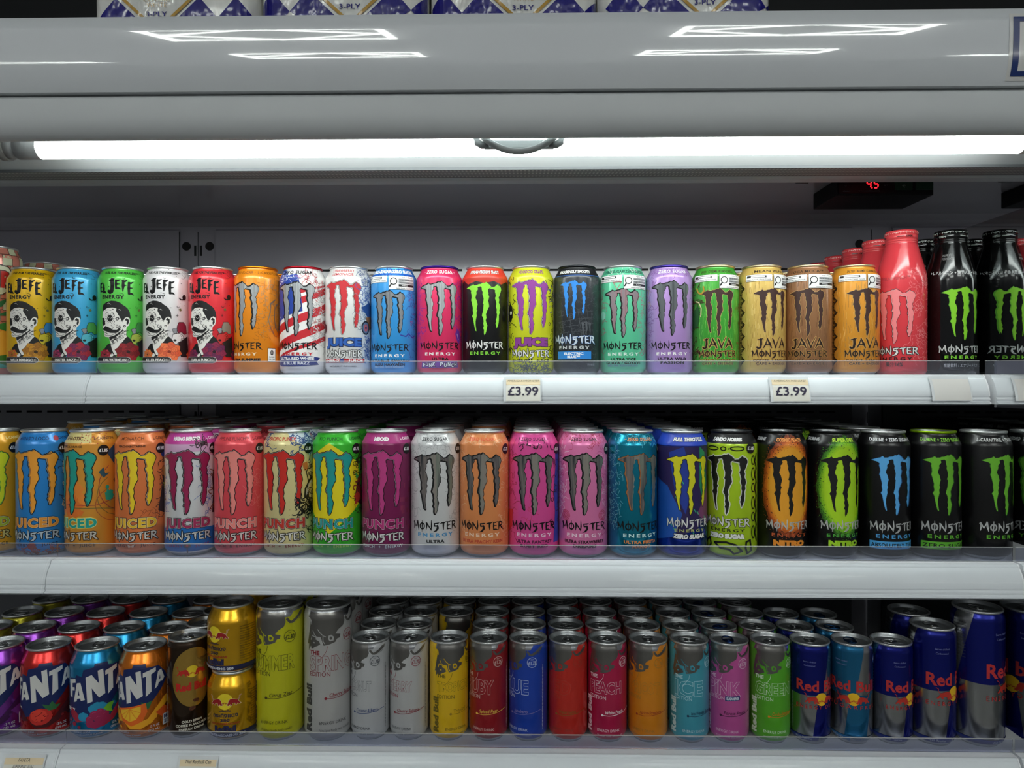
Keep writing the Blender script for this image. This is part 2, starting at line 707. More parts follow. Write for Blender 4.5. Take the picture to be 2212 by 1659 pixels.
# ceiling lamps: rectangular luminous frames with a luminous rhombus inside
m_panel = emis('lamp_light', '#f6fbf6', PANEL_E)
m_lf = mat('#d8d8d8', 'plastic')
LAMPS = [(-1.21, -1.85, 'near row, left'), (1.29, -1.85, 'near row, right'), (-1.21, -3.1, 'second row, left'), (1.29, -3.1, 'second row, right'),
         (-3.75, -4.0, 'third row, far left'), (3.75, -4.0, 'third row, far right')]
for x, y, nm in LAMPS:
    e = thing('ceiling_lamp', 'luminous rectangular ceiling lamp frame, %s, mirrored in the glossy canopy' % nm, 'lamp', (x, y, 3.0), 0, 'ceiling lamps')
    b = MB()
    W, D = .57, .22
    b.box(-W, W, -D, D, -.012, 0, m_lf)
    b.build('lamp_housing', e)
    b = MB()

    def bar(ax, ay, bx, by, w):
        L = math.hypot(bx - ax, by - ay)
        nx, ny = -(by - ay) / L * w / 2, (bx - ax) / L * w / 2
        v = [(ax + nx, ay + ny), (ax - nx, ay - ny), (bx - nx, by - ny), (bx + nx, by + ny)]
        b.add([(p, q, -.030) for p, q in v] + [(p, q, -.0125) for p, q in v], [(0, 1, 2, 3), (7, 6, 5, 4), (0, 4, 5, 1), (1, 5, 6, 2), (2, 6, 7, 3), (3, 7, 4, 0)], m_panel)
    t = .016
    bar(-W, -D, W, -D, t)
    bar(-W, D, W, D, t)
    bar(-W + .02, -D, -W + .02, D, t * 2.4)
    bar(W - .02, -D, W - .02, D, t * 2.4)
    bar(-W + .05, 0, 0, D, t * .8)
    bar(0, D, W - .05, 0, t * .8)
    bar(W - .05, 0, 0, -D, t * .8)
    bar(0, -D, -W + .05, 0, t * .8)
    b.build('lamp_tubes', e)
# ------------------------------------------------------------------ the open-front fridge
WHITE = mat('#d9dcdf', 'gloss')
FR = thing('display_fridge', 'white open-front display fridge with glossy curved canopy, tube light and grey interior', 'fridge', (0, 1.2, 0))


def frpart(name, b, parent=FR, **k):
    b.v = [(x - 0, y - (1.2 if parent is FR else 0), z) for x, y, z in b.v]
    return b.build(name, parent, **k)


def Z(y, Y):
    return (822 - y) / F * Y


def cz(dz):
    return CAMZ + dz


m_can = mat('#d2d6da', 'gloss')
m_can = m_can.copy()
m_can.name = 'canopy_enamel'
m_can.node_tree.nodes['Principled BSDF'].inputs['Roughness'].default_value = 0.025


def can_y(z):
    '''front face of the canopy at height z above the eye: a tall shallow bulge'''
    y = .7605 + (z - .373) ** 2 / (2 * .45)
    if z > .380:
        y += (z - .380) ** 2 * 18
    if z < .345:
        y += (.345 - z) ** 2 * 5.5
    return y


pr = []
N = 26
for i in range(N + 1):
    z = .3150 + i / N * (.3945 - .3150)
    pr.append((can_y(z), cz(z)))
yt = pr[-1][0]
pr += [(yt + .004, cz(.3962)), (yt + .010, cz(.3970)), (1.42, cz(.3970)), (1.42, cz(.3890)), (yt + .014, cz(.3890)), (yt + .012, cz(.385)), (.790, cz(.33)), (.786, cz(.3155)), (.779, cz(.3145))]
b = MB()
b.extrude_x(pr, X0, X1, m_can, True, True)
o = frpart('canopy', b, fix=True)
md = o.modifiers.new('edge', 'EDGE_SPLIT')
md.split_angle = rad(32)
# lower valance
m_val = mat('#c4c8ca', 'gloss').copy()
m_val.name = 'valance_enamel'
m_val.node_tree.nodes['Principled BSDF'].inputs['Coat Weight'].default_value = 0
m_val.node_tree.nodes['Principled BSDF'].inputs['Roughness'].default_value = 0.5
pr = [(.784, cz(.3145)), (.776, cz(.3132)), (.7745, cz(.3090)), (.7745, cz(.2900)), (.7760, cz(.2815)), (.7800, cz(.2745)), (.7850, cz(.2705)), (.7900, cz(.2692)), (.7935, cz(.2700)),
      (.7935, cz(.274)), (.788, cz(.276)), (.783, cz(.283)), (.782, cz(.308))]
b = MB()
b.extrude_x(pr, X0, X1, m_val, True, True)
o = frpart('valance', b)
md = o.modifiers.new('edge', 'EDGE_SPLIT')
md.split_angle = rad(32)
# reflector behind the tube
m_ref = mat('#b4b8ba', 'plastic')
pr = [(.9300, cz(.2790)), (.9000, cz(.2930)), (.8700, cz(.3040)), (.8300, cz(.3100)), (.7950, cz(.3100)), (.7950, cz(.3120)), (.8700, cz(.3070)), (.9320, cz(.2830))]
b = MB()
b.extrude_x(pr, X0, X1, m_ref, True, False)
frpart('light_reflector', b)
b = MB()
b.extrude_x([(.9290, cz(.2755)), (.9320, cz(.2755)), (.9330, cz(.280)), (.9295, cz(.280))], X0, X1, mat('#5c5f62', 'plastic'))
frpart('reflector_lip', b)
# honeycomb air outlet
m_hc = bpy.data.materials.new('honeycomb')
m_hc.use_nodes = True
nt = m_hc.node_tree
bs = nt.nodes['Principled BSDF']
tc = nt.nodes.new('ShaderNodeTexCoord')
vo = nt.nodes.new('ShaderNodeTexVoronoi')
vo.inputs['Scale'].default_value = 190
vo.inputs['Randomness'].default_value = .05
rp = nt.nodes.new('ShaderNodeValToRGB')
rp.color_ramp.elements[0].position = .22
rp.color_ramp.elements[0].color = (.85, .85, .80, 1)
rp.color_ramp.elements[1].position = .34
rp.color_ramp.elements[1].color = (.24, .24, .23, 1)
nt.links.new(tc.outputs['Object'], vo.inputs['Vector'])
nt.links.new(vo.outputs['Distance'], rp.inputs[0])
nt.links.new(rp.outputs[0], bs.inputs['Base Color'])
bs.inputs['Roughness'].default_value = .6
b = MB()
b.extrude_x([(.9335, cz(.2780)), (1.036, cz(.2955)), (1.036, cz(.2975)), (.9335, cz(.2800))], X0, X1, m_hc)
frpart('air_grille', b)
b = MB()
b.extrude_x([(1.036, cz(.2953)), (1.040, cz(.2924)), (1.060, cz(.2930)), (1.060, cz(.3100)), (1.036, cz(.3000))], X0, X1, mat('#d8dcde', 'plastic'))
frpart('grille_rail', b)
# inner roof
m_in = mat('#a4a2aa', 'gloss').copy()
m_in.name = 'inner_enamel'
m_in.node_tree.nodes['Principled BSDF'].inputs['Roughness'].default_value = 0.16
bump(m_in, 9, .25, .002, (1, 1, 3))
YW = 1.36
b = MB()
b.extrude_x([(1.056, cz(.310)), (1.335, cz(.310)), (1.352, cz(.302)), (1.364, cz(.292)), (1.38, cz(.292)), (1.38, cz(.322)), (1.056, cz(.322))], X0, X1, m_in)
frpart('inner_roof', b)
# back wall panels with slotted uprights between them
XA = at(390, 530, YW).x
XB = at(468, 530, YW).x
XC = at(1838, 530, YW).x
XD = at(1925, 530, YW).x


def slotted(b, x0, x1, z0, z1, y, rows, pitch, sw, sh, m):
    """panel face with real slots cut in rows at heights rows"""
    zs_ = [z0]
    for r_ in sorted(rows):
        zs_ += [r_ - sh / 2, r_ + sh / 2]
    zs_.append(z1)
    for i in range(len(zs_) - 1):
        za, zb = zs_[i], zs_[i + 1]
        if i % 2 == 0:
            b.add([(x0, y, za), (x1, y, za), (x1, y, zb), (x0, y, zb)], [(0, 1, 2, 3)], m)
            b.add([(x0, y + .0015, za), (x1, y + .0015, za), (x1, y + .0015, zb), (x0, y + .0015, zb)], [(3, 2, 1, 0)], m)
        else:
            n = int((x1 - x0 - .02) / pitch)
            off = ((x1 - x0) - n * pitch) / 2
            x = x0
            for k in range(n + 1):
                xe = x1 if k == n else x0 + off + k * pitch + (pitch - sw) / 2
                b.add([(x, y, za), (xe, y, za), (xe, y, zb), (x, y, zb)], [(0, 1, 2, 3)], m)
                x = xe + sw


m_bw = mat('#a8a6b0', 'gloss').copy()
m_bw.name = 'back_panel_enamel'
m_bw.node_tree.nodes['Principled BSDF'].inputs['Roughness'].default_value = 0.13
bump(m_bw, 260, .12, .0006, (1, 1, 1), 3)
m_shadebw = mat('#5e6066', 'plastic')  # lower panels in darker grey: shade behind the cans put into the colour
rows = [cz(.2105), cz(-.06), cz(-.10), cz(-.33), cz(-.37)]
for x0, x1 in ((X0, XA), (XB, XC), (XD, X1)):
    b = MB()
    zt = cz(.288)
    zs_ = cz(-.0175)
    b.add([(x0, YW - .006, zs_), (x1, YW - .006, zs_), (x1, YW - .006, zt), (x0, YW - .006, zt)], [(0, 1, 2, 3)], m_bw)
    b.extrude_x([(YW - .006, zt), (YW, zt + .004), (YW + .001, zt + .004), (YW + .001, zt)], x0, x1, m_bw)
    frpart('back_panel', b, fix=False)
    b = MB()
    slotted(b, x0, x1, .30, zs_ - .001, YW - .006, rows[1:], .040, .030, .004, m_shadebw)
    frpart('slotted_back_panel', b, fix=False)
for k in range(-8, 14):
    x = k * .118 + .012
    if XB + .05 < x < XC - .12:
        b = MB()
        b.box(x, x + .104, YW - .0068, YW - .0058, cz(.2085), cz(.2125), mat('#08090a', 'matte'))
        frpart('upper_air_slot', b)
b = MB()
b.box(X0, X1, YW + .02, YW + .05, .2, cz(.386), mat('#1c1e22', 'matte'))
frpart('back_lining', b)
b = MB()
b.box(X0, X1, YW - .0005, YW + .0012, cz(.286), cz(.3101), m_bw)
frpart('back_cornice', b)


def upright(x0, x1):
    b = MB()
    xm = (x0 + x1) / 2
    b.box(x0, xm - .0012, YW - .002, YW + .0006, .3, cz(.2862), m_bw)
    b.box(xm + .0012, x1, YW - .002, YW + .0006, .3, cz(.2862), m_bw)
    b.box(x0 - .005, x1 + .005, YW + .0008, YW + .003, .3, cz(.2862), mat('#50535a', 'plastic'))
    o = frpart('upright_post', b)
    K_ = mat('#0a0b0d', 'matte')
    for s in (-1, 1):
        h = MB()
        cx = xm + s * .0225
        v = [(cx + .0085 * cos(t * pi / 10), YW - .0026 - 1.2, cz(.2585) + .0085 * sin(t * pi / 10)) for t in range(20)]
        v2 = [(x, y + .0028, z) for x, y, z in v]
        h.add(v + v2, [tuple(range(20))] + [(i, (i + 1) % 20, 20 + (i + 1) % 20, 20 + i) for i in range(20)], K_)
        h.build('round_hole', FR)
        for kk in range(20):
            if kk > 6 and kk % 2:
                continue
            zc = cz(.251) - .040 * kk
            h = MB()
            h.box(xm + s * .0035, xm + s * .0075, YW - .0026 - 1.2, YW + .0001 - 1.2, zc - .011, zc + .009, K_)
            h.build('bracket_slot', FR)


upright(XA, XB)
upright(XC, XD)
# floor deck and plinth of the fridge, below the view
b = MB()
b.box(X0, X1, .86, YW + .05, .30, .34, WHITE)
b.box(X0, X1, .84, .90, .02, .42, WHITE)
frpart('base_deck', b)
b = MB()
b.box(X0, X1, YW + .05, YW + .09, 0, cz(.388), WHITE)
frpart('outer_back', b)
# polished bay divider at the right: it mirrors the stock
m_mir = mat('#c4c8c8', 'mirror')
ZD = [(.36, CAMZ - .4865 - .043), (CAMZ - .4865 + .0205, CAMZ - .2343 - .043), (CAMZ - .2343 + .0205, CAMZ + .0066 - .043), (CAMZ + .0066 + .0205, cz(.224))]
b = MB()
for za, zb in ZD:
    b.box(.6470, .6500, .905, .991, za, zb, m_mir)
b.box(.6470, .6500, .9910, YW - .007, .36, cz(.224), m_mir)
frpart('bay_divider', b)

# LED tube
TX0 = at(90, 320, .85).x
TX1 = at(2202, 310, .85).x
tb = thing('tube_light', 'long bright white tube lamp under the canopy with grey end caps', 'lamp', (0, .85, cz(.2815)))
m_tube = emis('tube_glow', '#f3faf6', TUBE_E)
b = MB()
b.tube([(TX0 + (TX1 - TX0) * i / 12, 0, 0) for i in range(13)], .0132, m_tube, 24)
b.build('glowing_tube', tb)
for s, x in ((-1, TX0), (1, TX1)):
    b = MB()
    g = mat('#9c9c9c', 'plastic')
    b.tube([(x, 0, 0), (x + s * .028, 0, 0)], .0138, g, 24)
    b.tube([(x + s * .028, 0, 0), (x + s * .040, 0, 0)], .0128, g, 24)
    b.build('end_cap', tb)
    b = MB()
    b.tube([(x + s * .040, 0, .001), (x + s * .048, 0, .001)], .0160, mat('#8c8a86', 'plastic'), 24)
    b.box(x + s * .044 - .003, x + s * .044 + .003, -.004, .004, .010, .026, mat('#8c8a86', 'plastic'))
    b.build('lamp_holder', tb)

# pull handle of the night blind
hx = at(1121, 320, .80).x
hd = thing('blind_handle', 'grey curved pull handle hanging under the middle of the canopy', 'handle', (hx, .806, cz(.272)))
g = mat('#8a8e8e', 'plastic')
b = MB()
pts = []
for i in range(25):
    t = -1 + 2 * i / 24
    pts.append((t * .041, -.004, -.0135 + .0165 * abs(t) ** 2.1))
b.tube(pts, .0036, g, 12)
b.build('grip_bow', hd)
for s in (-1, 1):
    b = MB()
    b.tube([(s * .049, .002, .004), (s * .047, .002, -.0015), (s * .042, .002, -.0042), (s * .034, .002, -.0046)], [.0036, .0044, .0044, .0034], g, 12)
    b.build('handle_foot', hd)
b = MB()
b.extrude_x([(.004, -.0072), (.010, -.0072), (.010, .0020), (.004, .0020)], -.040, .040, mat('#a4aaaa', 'plastic'))
b.build('blind_bar', hd, bevel=.001)

# thermostat on the inner roof
bx0, bx1 = at(1808, 410, 1.10).x, at(2017, 410, 1.10).x
th = thing('temperature_controller', 'black temperature controller with red digits 4.5 under the inner roof', 'controller', ((bx0 + bx1) / 2, 1.10, cz(.310)))
hw = (bx1 - bx0) / 2
kb = mat('#141417', 'matte').copy()
kb.name = 'housing_black'
kb.node_tree.nodes['Principled BSDF'].inputs['Specular IOR Level'].default_value = .15
b = MB()
b.box(-hw, hw, 0, .090, -.0262, -.0002, kb)
b.build('housing', th, bevel=.0012)
sc = .0007171
b = MB()
b.box(-hw + .002, -hw + .066 + .024, -.0012, .0004, -.0235, -.0002, mat('#0c0c10', 'gloss'))
fp = b.build('display_panel', th)
# seven-segment digits 4.5
m_led = emis('red_digit', '#ff1c28', 5.0)


def flat_text(mm, t, x, z, h, w=None, bold=.02, y=-.0016, name='lettering', parent=None, shear=0.0, dy=-.0002, rot=0):
    vs, fs = text_mesh(t, bold, shear, 1.0, 3)
    xs = [p[0] for p in vs]
    c = (min(xs) + max(xs)) / 2
    sz = h / .70
    sx = w / (max(xs) - min(xs)) if w else sz
    q = MB()
    q.add([(x + (px_ - c) * sx, y + dy, z + (pz - .35) * sz) for px_, pz in vs], fs, mm)
    return q.build(name, parent, fix=False)


def seg7(b, ch, x, z, w, h, t):
    S_ = {'4': 'fgbc', '5': 'afgcd'}[ch]
    sl = .12
    P_ = {'a': ((0, h), (w, h)), 'g': ((0, h / 2), (w, h / 2)), 'd': ((0, 0), (w, 0)), 'f': ((0, h / 2), (0, h)), 'b': ((w, h / 2), (w, h)), 'c': ((w, 0), (w, h / 2)), 'e': ((0, 0), (0, h / 2))}
    for s in S_:
        (ax, az), (bx_, bz) = P_[s]
        if az == bz:
            q = [(ax + t * .7, az - t / 2), (bx_ - t * .7, az - t / 2), (bx_ - t * .7, az + t / 2), (ax + t * .7, az + t / 2)]
        else:
            q = [(ax - t / 2, az + t * .7), (ax + t / 2, az + t * .7), (ax + t / 2, bz - t * .7), (ax - t / 2, bz - t * .7)]
        b.add([(x + u + v * sl, -.0016, z + v) for u, v in q], [(0, 1, 2, 3)], m_led)


bd = MB()
dx = at(1870, 395, 1.10).x - (bx0 + bx1) / 2
seg7(bd, '4', dx + .0005, -.0152, .0062, .0125, .0015)
seg7(bd, '5', dx + .0115, -.0152, .0062, .0125, .0015)
bd.box(dx + .0082, dx + .0096, -.0017, -.0014, -.0158, -.0144, m_led)
bd.build('red_digits', fp, fix=False)
tg = mat('#4a4c52', 'matte')
flat_text(tg, 'www.coldco.com', dx + .004, -.0195, .0026, .032, .01, parent=fp, name='web_address')
flat_text(tg, 'SET', dx + .030, -.0115, .0024, .0065, .01, parent=fp, name='set_key')
q = MB()
q.tube([(dx - .034, -.0016, -.0105), (dx - .0315, -.0016, -.0125), (dx - .029, -.0016, -.0105)], .0004, tg, 6)
q.build('down_key', fp)
q = MB()
for k in range(4):
    x = dx - .036 + k * .0026
    q.add([(x, -.0016, -.0208), (x + .003, -.0016, -.0208), (x + .0035, -.0016, -.0186)], [(0, 1, 2)], tg)
q.build('maker_mark', fp, fix=False)
for k, x in enumerate((at(1951, 395, 1.10).x, at(1996, 395, 1.10).x)):
    q = MB()
    x -= (bx0 + bx1) / 2
    q.box(x - .0135, x + .0135, -.0018, .0002, -.0185, -.0002, mat('#123a26', 'plastic'))
    if k == 0:
        for t in range(6):
            q.tube([(x, -.0021, -.0125), (x + .0032 * cos(t * pi / 3), -.0021, -.0125 + .0032 * sin(t * pi / 3))], .00035, mat('#6c8478', 'matte'), 5)
    q.build('green_switch', th, bevel=.0006)
# a second housing further right, cut off by the picture
t2 = thing('temperature_controller', 'second black controller housing under the inner roof at the right edge of the picture', 'controller', ((bx0 + bx1) / 2 + .308, 1.10, cz(.310)))
b = MB()
b.box(-hw, hw, 0, .090, -.0262, -.0002, kb)
b.build('housing', t2, bevel=.0012)
b = MB()
b.box(-hw + .002, -hw + .090, -.0012, .0004, -.0235, -.0002, mat('#0c0c10', 'gloss'))
b.build('display_panel', t2)
q = MB()
x = at(1728, 397, 1.10).x + .308
q.tube([(x - .006, 1.10, cz(.3055)), (x + .012, 1.10, cz(.3045))], .0028, mat('#5a5c60', 'plastic'), 10)
tag(q.build('roof_clip'), 'small grey clip on the inner roof beside the right-hand controller housing', 'clip')
# small lever beside it and a faint sticker on the roof
q = MB()
x = at(1728, 397, 1.10).x
q.tube([(x - .006, 1.10, cz(.3055)), (x + .012, 1.10, cz(.3045))], .0028, mat('#5a5c60', 'plastic'), 10)
tag(q.build('roof_clip'), 'small grey clip on the inner roof left of the temperature controller', 'clip')
q = MB()
xx = at(1610, 397, 1.09).x
q.box(xx - .014, xx + .050, 1.080, 1.104, cz(.3092), cz(.3099), mat('#808288', 'paper'))
tag(q.build('roof_sticker'), 'faint grey sticker on the inner roof', 'sticker')

# notice sticker on the right end of the canopy
nx = at(2178, 110, .762).x
za, zb_ = Z(181, .763), Z(50, .770)
b = MB()


def curved(b, m, x0, x1, z0, z1, e, n=10):
    v = []
    for i in range(n + 1):
        z = z0 + (z1 - z0) * i / n
        v += [(x0, can_y(z) - e, cz(z)), (x1, can_y(z) - e, cz(z))]
    b.add(v, [(2 * i, 2 * i + 1, 2 * i + 3, 2 * i + 2) for i in range(n)], m, True)


curved(b, mat('#d4d4d2', 'film'), nx, nx + .21, za, zb_, .0004)
nb = mat('#16306c', 'film')
q = .004
curved(b, nb, nx + q, nx + .206, za + q, za + q + .005, .0008, 2)
curved(b, nb, nx + q, nx + .206, zb_ - q - .005, zb_ - q, .0008, 2)
curved(b, nb, nx + q, nx + q + .0065, za + q, zb_ - q, .0008)
curved(b, nb, nx + .1995, nx + .206, za + q, zb_ - q, .0008)
for i in range(3):
    curved(b, mat('#5c5e64', 'film'), nx + .0215, nx + .12 - .02 * i, za + .0175 + i * .010, za + .0205 + i * .010, .0008, 1)
tag(b.build('notice_sticker', fix=False), 'white notice sticker with a navy border on the right end of the glossy canopy', 'sticker')

# ------------------------------------------------------------------ shelves, ticket rails, clear risers
m_shelf = mat('#dfe2e3', 'plastic')
m_rail = mat('#f1f3f6', 'plastic').copy()
m_rail.name = 'rail_plastic'
m_rail.node_tree.nodes['Principled BSDF'].inputs['Roughness'].default_value = .4
m_clear = clear('clear_riser', '#eff1fa', .05)
m_redge = clear('riser_edge_highlight', '#f4f6fa', .6, '#ffffff')  # milky white top strip: the edge highlight is painted into the plastic
m_cover = clear('clear_cover', '#feffff', .04, ior=1.18)


def shelf(name, zs, yin, segs, label):
    e = thing('fridge_shelf', label, 'shelf', (0, yin, zs))
    b = MB()
    b.box(X0, X1, 0.004, YW - .012 - yin, -.003, 0, m_shelf)
    b.box(X0, X1, 0.004, .010, -.030, -.003, m_shelf)
    b.box(X0, X1, YW - .016 - yin, YW - .012 - yin, -.022, -.003, m_shelf)
    b.build('shelf_plate', e)
    for x in (-1.1, -.455, .64, 1.3):
        b = MB()
        b.box(x - .0015, x + .0015, .012, YW - .012 - yin, -.034, -.003, m_shelf)
        b.build('shelf_bracket', e)
    P_ = [(-.0015, .002), (-.016, .0015), (-.0190, .0008), (-.0200, -.0012), (-.0196, -.0030), (-.0215, -.0060), (-.0232, -.0100), (-.0245, -.0160), (-.0250, -.0220), (-.0243, -.0272),
          (-.0228, -.0285), (-.0228, -.0300), (-.0240, -.0312), (-.0236, -.0330), (-.0222, -.0340), (-.0222, -.0352), (-.0245, -.0362), (-.0245, -.0378), (-.0225, -.0385),
          (-.010, -.0385), (-.010, -.034), (-.002, -.0335), (-.0015, -.0305)]
    P_ = [(y + .24 * (z if y < -.012 else 0), z) for y, z in P_]
    for x0, x1 in segs:
        b = MB()
        b.extrude_x(P_, x0, x1, m_rail, True, True)
        o = b.build('ticket_rail', e)
        md = o.modifiers.new('edge', 'EDGE_SPLIT')
        md.split_angle = rad(38)
        b = MB()
        t = .0007
        lo_ = .0028
        b.box(x0, x1, -.0075, -.0075 + t * 1.6, lo_, .0200, m_clear)
        b.box(x0, x1, -.0079, -.0062, .0200, .0206, m_redge)
        b.build('clear_riser', e)
        b = MB()
        C_ = [(-.0192, .0022), (-.0218, -.0010), (-.0236, -.0070), (-.0258, -.0140), (-.0268, -.0220), (-.0262, -.0300), (-.0262, -.0380), (-.0256, -.0392)]
        C_ = [(y + .24 * z, z) for y, z in C_]
        b.extrude_x(C_ + [(y + t, z) for y, z in C_[::-1]], x0 - .003, x1 - .003, m_cover, True, True)
        o = b.build('clear_cover', e)
        md = o.modifiers.new('edge', 'EDGE_SPLIT')
        md.split_angle = rad(38)
    return e


YRT, YRM, YRB = .990, .929, .9405
g0 = at(193, 830, .967).x
g1 = at(2131, 830, .967).x
g2 = at(2145, 830, .967).x
shelf('top', CAMZ + .0066, YRT, [(X0, g0 - .001), (g0, g1), (g2, X1)], 'upper white shelf with clear risers, carrying the short rows and bottles')
g0 = at(106, 1240, .905).x
g1 = at(2207, 1240, .905).x
shelf('mid', CAMZ - .2343, YRM, [(X0, g0 - .001), (g0, g1), (g1 + .004, X1)], 'middle white shelf with clear risers, carrying the tall claw-marked cans')
g0 = at(124, 1620, .915).x
g1 = at(2208, 1620, .915).x
shelf('bottom', CAMZ - .4865, YRB, [(X0, g0 - .001), (g0, g1), (g1 + .004, X1)], 'lower white shelf with clear risers, carrying soda and slim cans')


def ticket(px0, px1, yrail, zs, ztop, zbot, lines, label, cream=True, plain=False):
    """paper price ticket slid into the rail"""
    x0 = at(px0, 840, yrail - .026).x
    x1 = at(px1, 840, yrail - .026).x
    w = x1 - x0
    yt, yb = yrail - .0250, yrail - .0275
    e = thing('price_ticket', label, 'price ticket', ((x0 + x1) / 2, yrail, zs))
    b = MB()
    h = .5 * w

    def pt(x, z, d=0):
        f = (ztop - z) / (ztop - zbot)
        bow = -.0022 * 4 * f * (1 - f)
        return (x, (-.0232 - .0035 * f) + bow - d + .24 * z, z)

    def sheet(m, xa, xb, za, zb, d, n=6):
        v = []
        for i in range(n + 1):
            z = za + (zb - za) * i / n
            v += [pt(xa, z, d), pt(xb, z, d)]
        b.add(v, [(2 * i, 2 * i + 1, 2 * i + 3, 2 * i + 2) for i in range(n)], m, True)
    base = mat('#e6e4da' if not plain else '#dedcd8', 'paper')
    sheet(mat('#d8dcde', 'film'), -h, h, zbot, ztop, .0004)
    sheet(base, -h + .0035, h - .0015, zbot + .001, ztop - .0035, .0007)
    if cream:
        sheet(mat('#ecd9b4', 'paper'), -h + .0035, h - .0015, ztop - .0105, ztop - .0035, .0009)
    b.build('ticket_card', e, fix=False)
    for t, z, hh, ww, bold, shear, c in lines:
        vs, fs = text_mesh(t, bold, shear, 1.0, 3)
        xs = [p[0] for p in vs]
        cx = (min(xs) + max(xs)) / 2
        sx = ww / (max(xs) - min(xs))
        q = MB()
        q.add([pt((a - cx) * sx + .001, z + (k - .35) * hh / .70, .0014) for a, k in vs], fs, mat(c, 'paper'))
        q.build('printed_text', e, fix=False)
    return e


NV = '#2a2440'
ticket(1088, 1169, YRT, CAMZ + .0066, -.0020, -.0350, [('AMERICAN MONSTEF', -.0070, .0024, .043, -.01, 0, '#6a6a60'), ('£3.99', -.0205, .0115, .041, .015, 0, NV)],
       'cream price ticket reading 3.99 pounds, left of the two on the top shelf rail')
ticket(1660, 1746, YRT, CAMZ + .0066, -.0020, -.0350, [('AMERICAN MONSTEF', -.0070, .0024, .043, -.01, 0, '#6a6a60'), ('£3.99', -.0205, .0115, .041, .015, 0, NV)],
       'cream price ticket reading 3.99 pounds, right of the two, below the brown can')
ticket(2006, 2092, YRT, CAMZ + .0066, -.0010, -.0340, [], 'blank white ticket in the top shelf rail below the black bottle', False, True)
ticket(2184, 2262, YRT, CAMZ + .0066, -.0010, -.0340, [], 'blank white ticket at the far right end of the top shelf rail', False, True)
ticket(5, 97, YRB, CAMZ - .4865, -.0030, -.0370, [('FANTA', -.0085, .0042, .0155, -.01, .2, '#4c4a48'), ('AMERICAN', -.0155, .0042, .028, -.01, .2, '#4c4a48'), ('£1.99', -.0285, .0105, .038, .02, 0, NV)],
       'cream price ticket below the red soda can on the bottom shelf rail')
ticket(383, 470, YRB, CAMZ - .4865, -.0030, -.0370, [('Thai Redbull Can', -.0085, .0038, .034, .0, .12, '#4c4a48'), ('£1.99', -.0265, .0105, .038, .02, 0, NV)],
       'cream price ticket below the stacked gold cans on the bottom shelf rail')

# ------------------------------------------------------------------ cans and bottles
FOOT = [(22.5, 0), (24.5, .5), (26, 3)]
KIND = {
    'M500': (168, 26.2, FOOT + [(29, 5), (31.8, 8), (33.1, 12), (33.1, 148.5), (32.7, 151), (31, 154.5), (28.6, 159), (27, 162), (26.2, 163.5), (26.2, 165)]),
    'US16': (157, 26.2, FOOT + [(29, 5), (31.8, 8), (33.1, 12), (33.1, 138.5), (32.7, 141), (31, 144), (28.6, 148.5), (27, 151.5), (26.2, 152.8), (26.2, 154)]),
    'F355': (122, 26.2, FOOT + [(29, 5), (31.8, 8), (33.1, 12), (33.1, 98), (32.6, 101.5), (31, 106), (28.6, 111.5), (27, 115.5), (26.2, 117.5), (26.2, 119)]),
    'G250': (92, 26.2, FOOT + [(29, 5), (31.8, 8), (33.1, 11), (33.1, 69), (32.6, 72), (31, 76.5), (28.6, 81.5), (27, 85.5), (26.2, 87.5), (26.2, 89)]),
    'SL250': (135, 24.6, [(18.5, 0), (20, .5), (21, 3), (22.8, 5), (25, 8), (26.5, 12), (26.5, 123), (26.3, 125.5), (25.6, 128.5), (24.8, 130.6), (24.6, 132)]),
    'S355': (157, 26.2, [(20.5, 0), (22, .5), (23, 3), (24.8, 5), (27, 8), (28.5, 12), (28.5, 144), (28.2, 147), (27.4, 150), (26.4, 152.6), (26.2, 154)]),
    'T473': (181, 29.0, [(23, 0), (24.5, .5), (26, 3), (28, 5), (30.5, 8), (32, 12), (32, 166), (31.7, 169), (30.8, 173), (29.4, 176), (29, 178)]),
    'AZ': (192, 30.5, [(26, 0), (27.5, .5), (29, 3), (32, 6), (35, 9), (36.5, 14), (36.5, 172), (36, 175), (34, 180), (31.5, 185), (30.5, 187), (30.5, 189)]),
}
SIL = '#c9cbcc'
M_SIL = mat(SIL, 'metal')
LIDC = {}


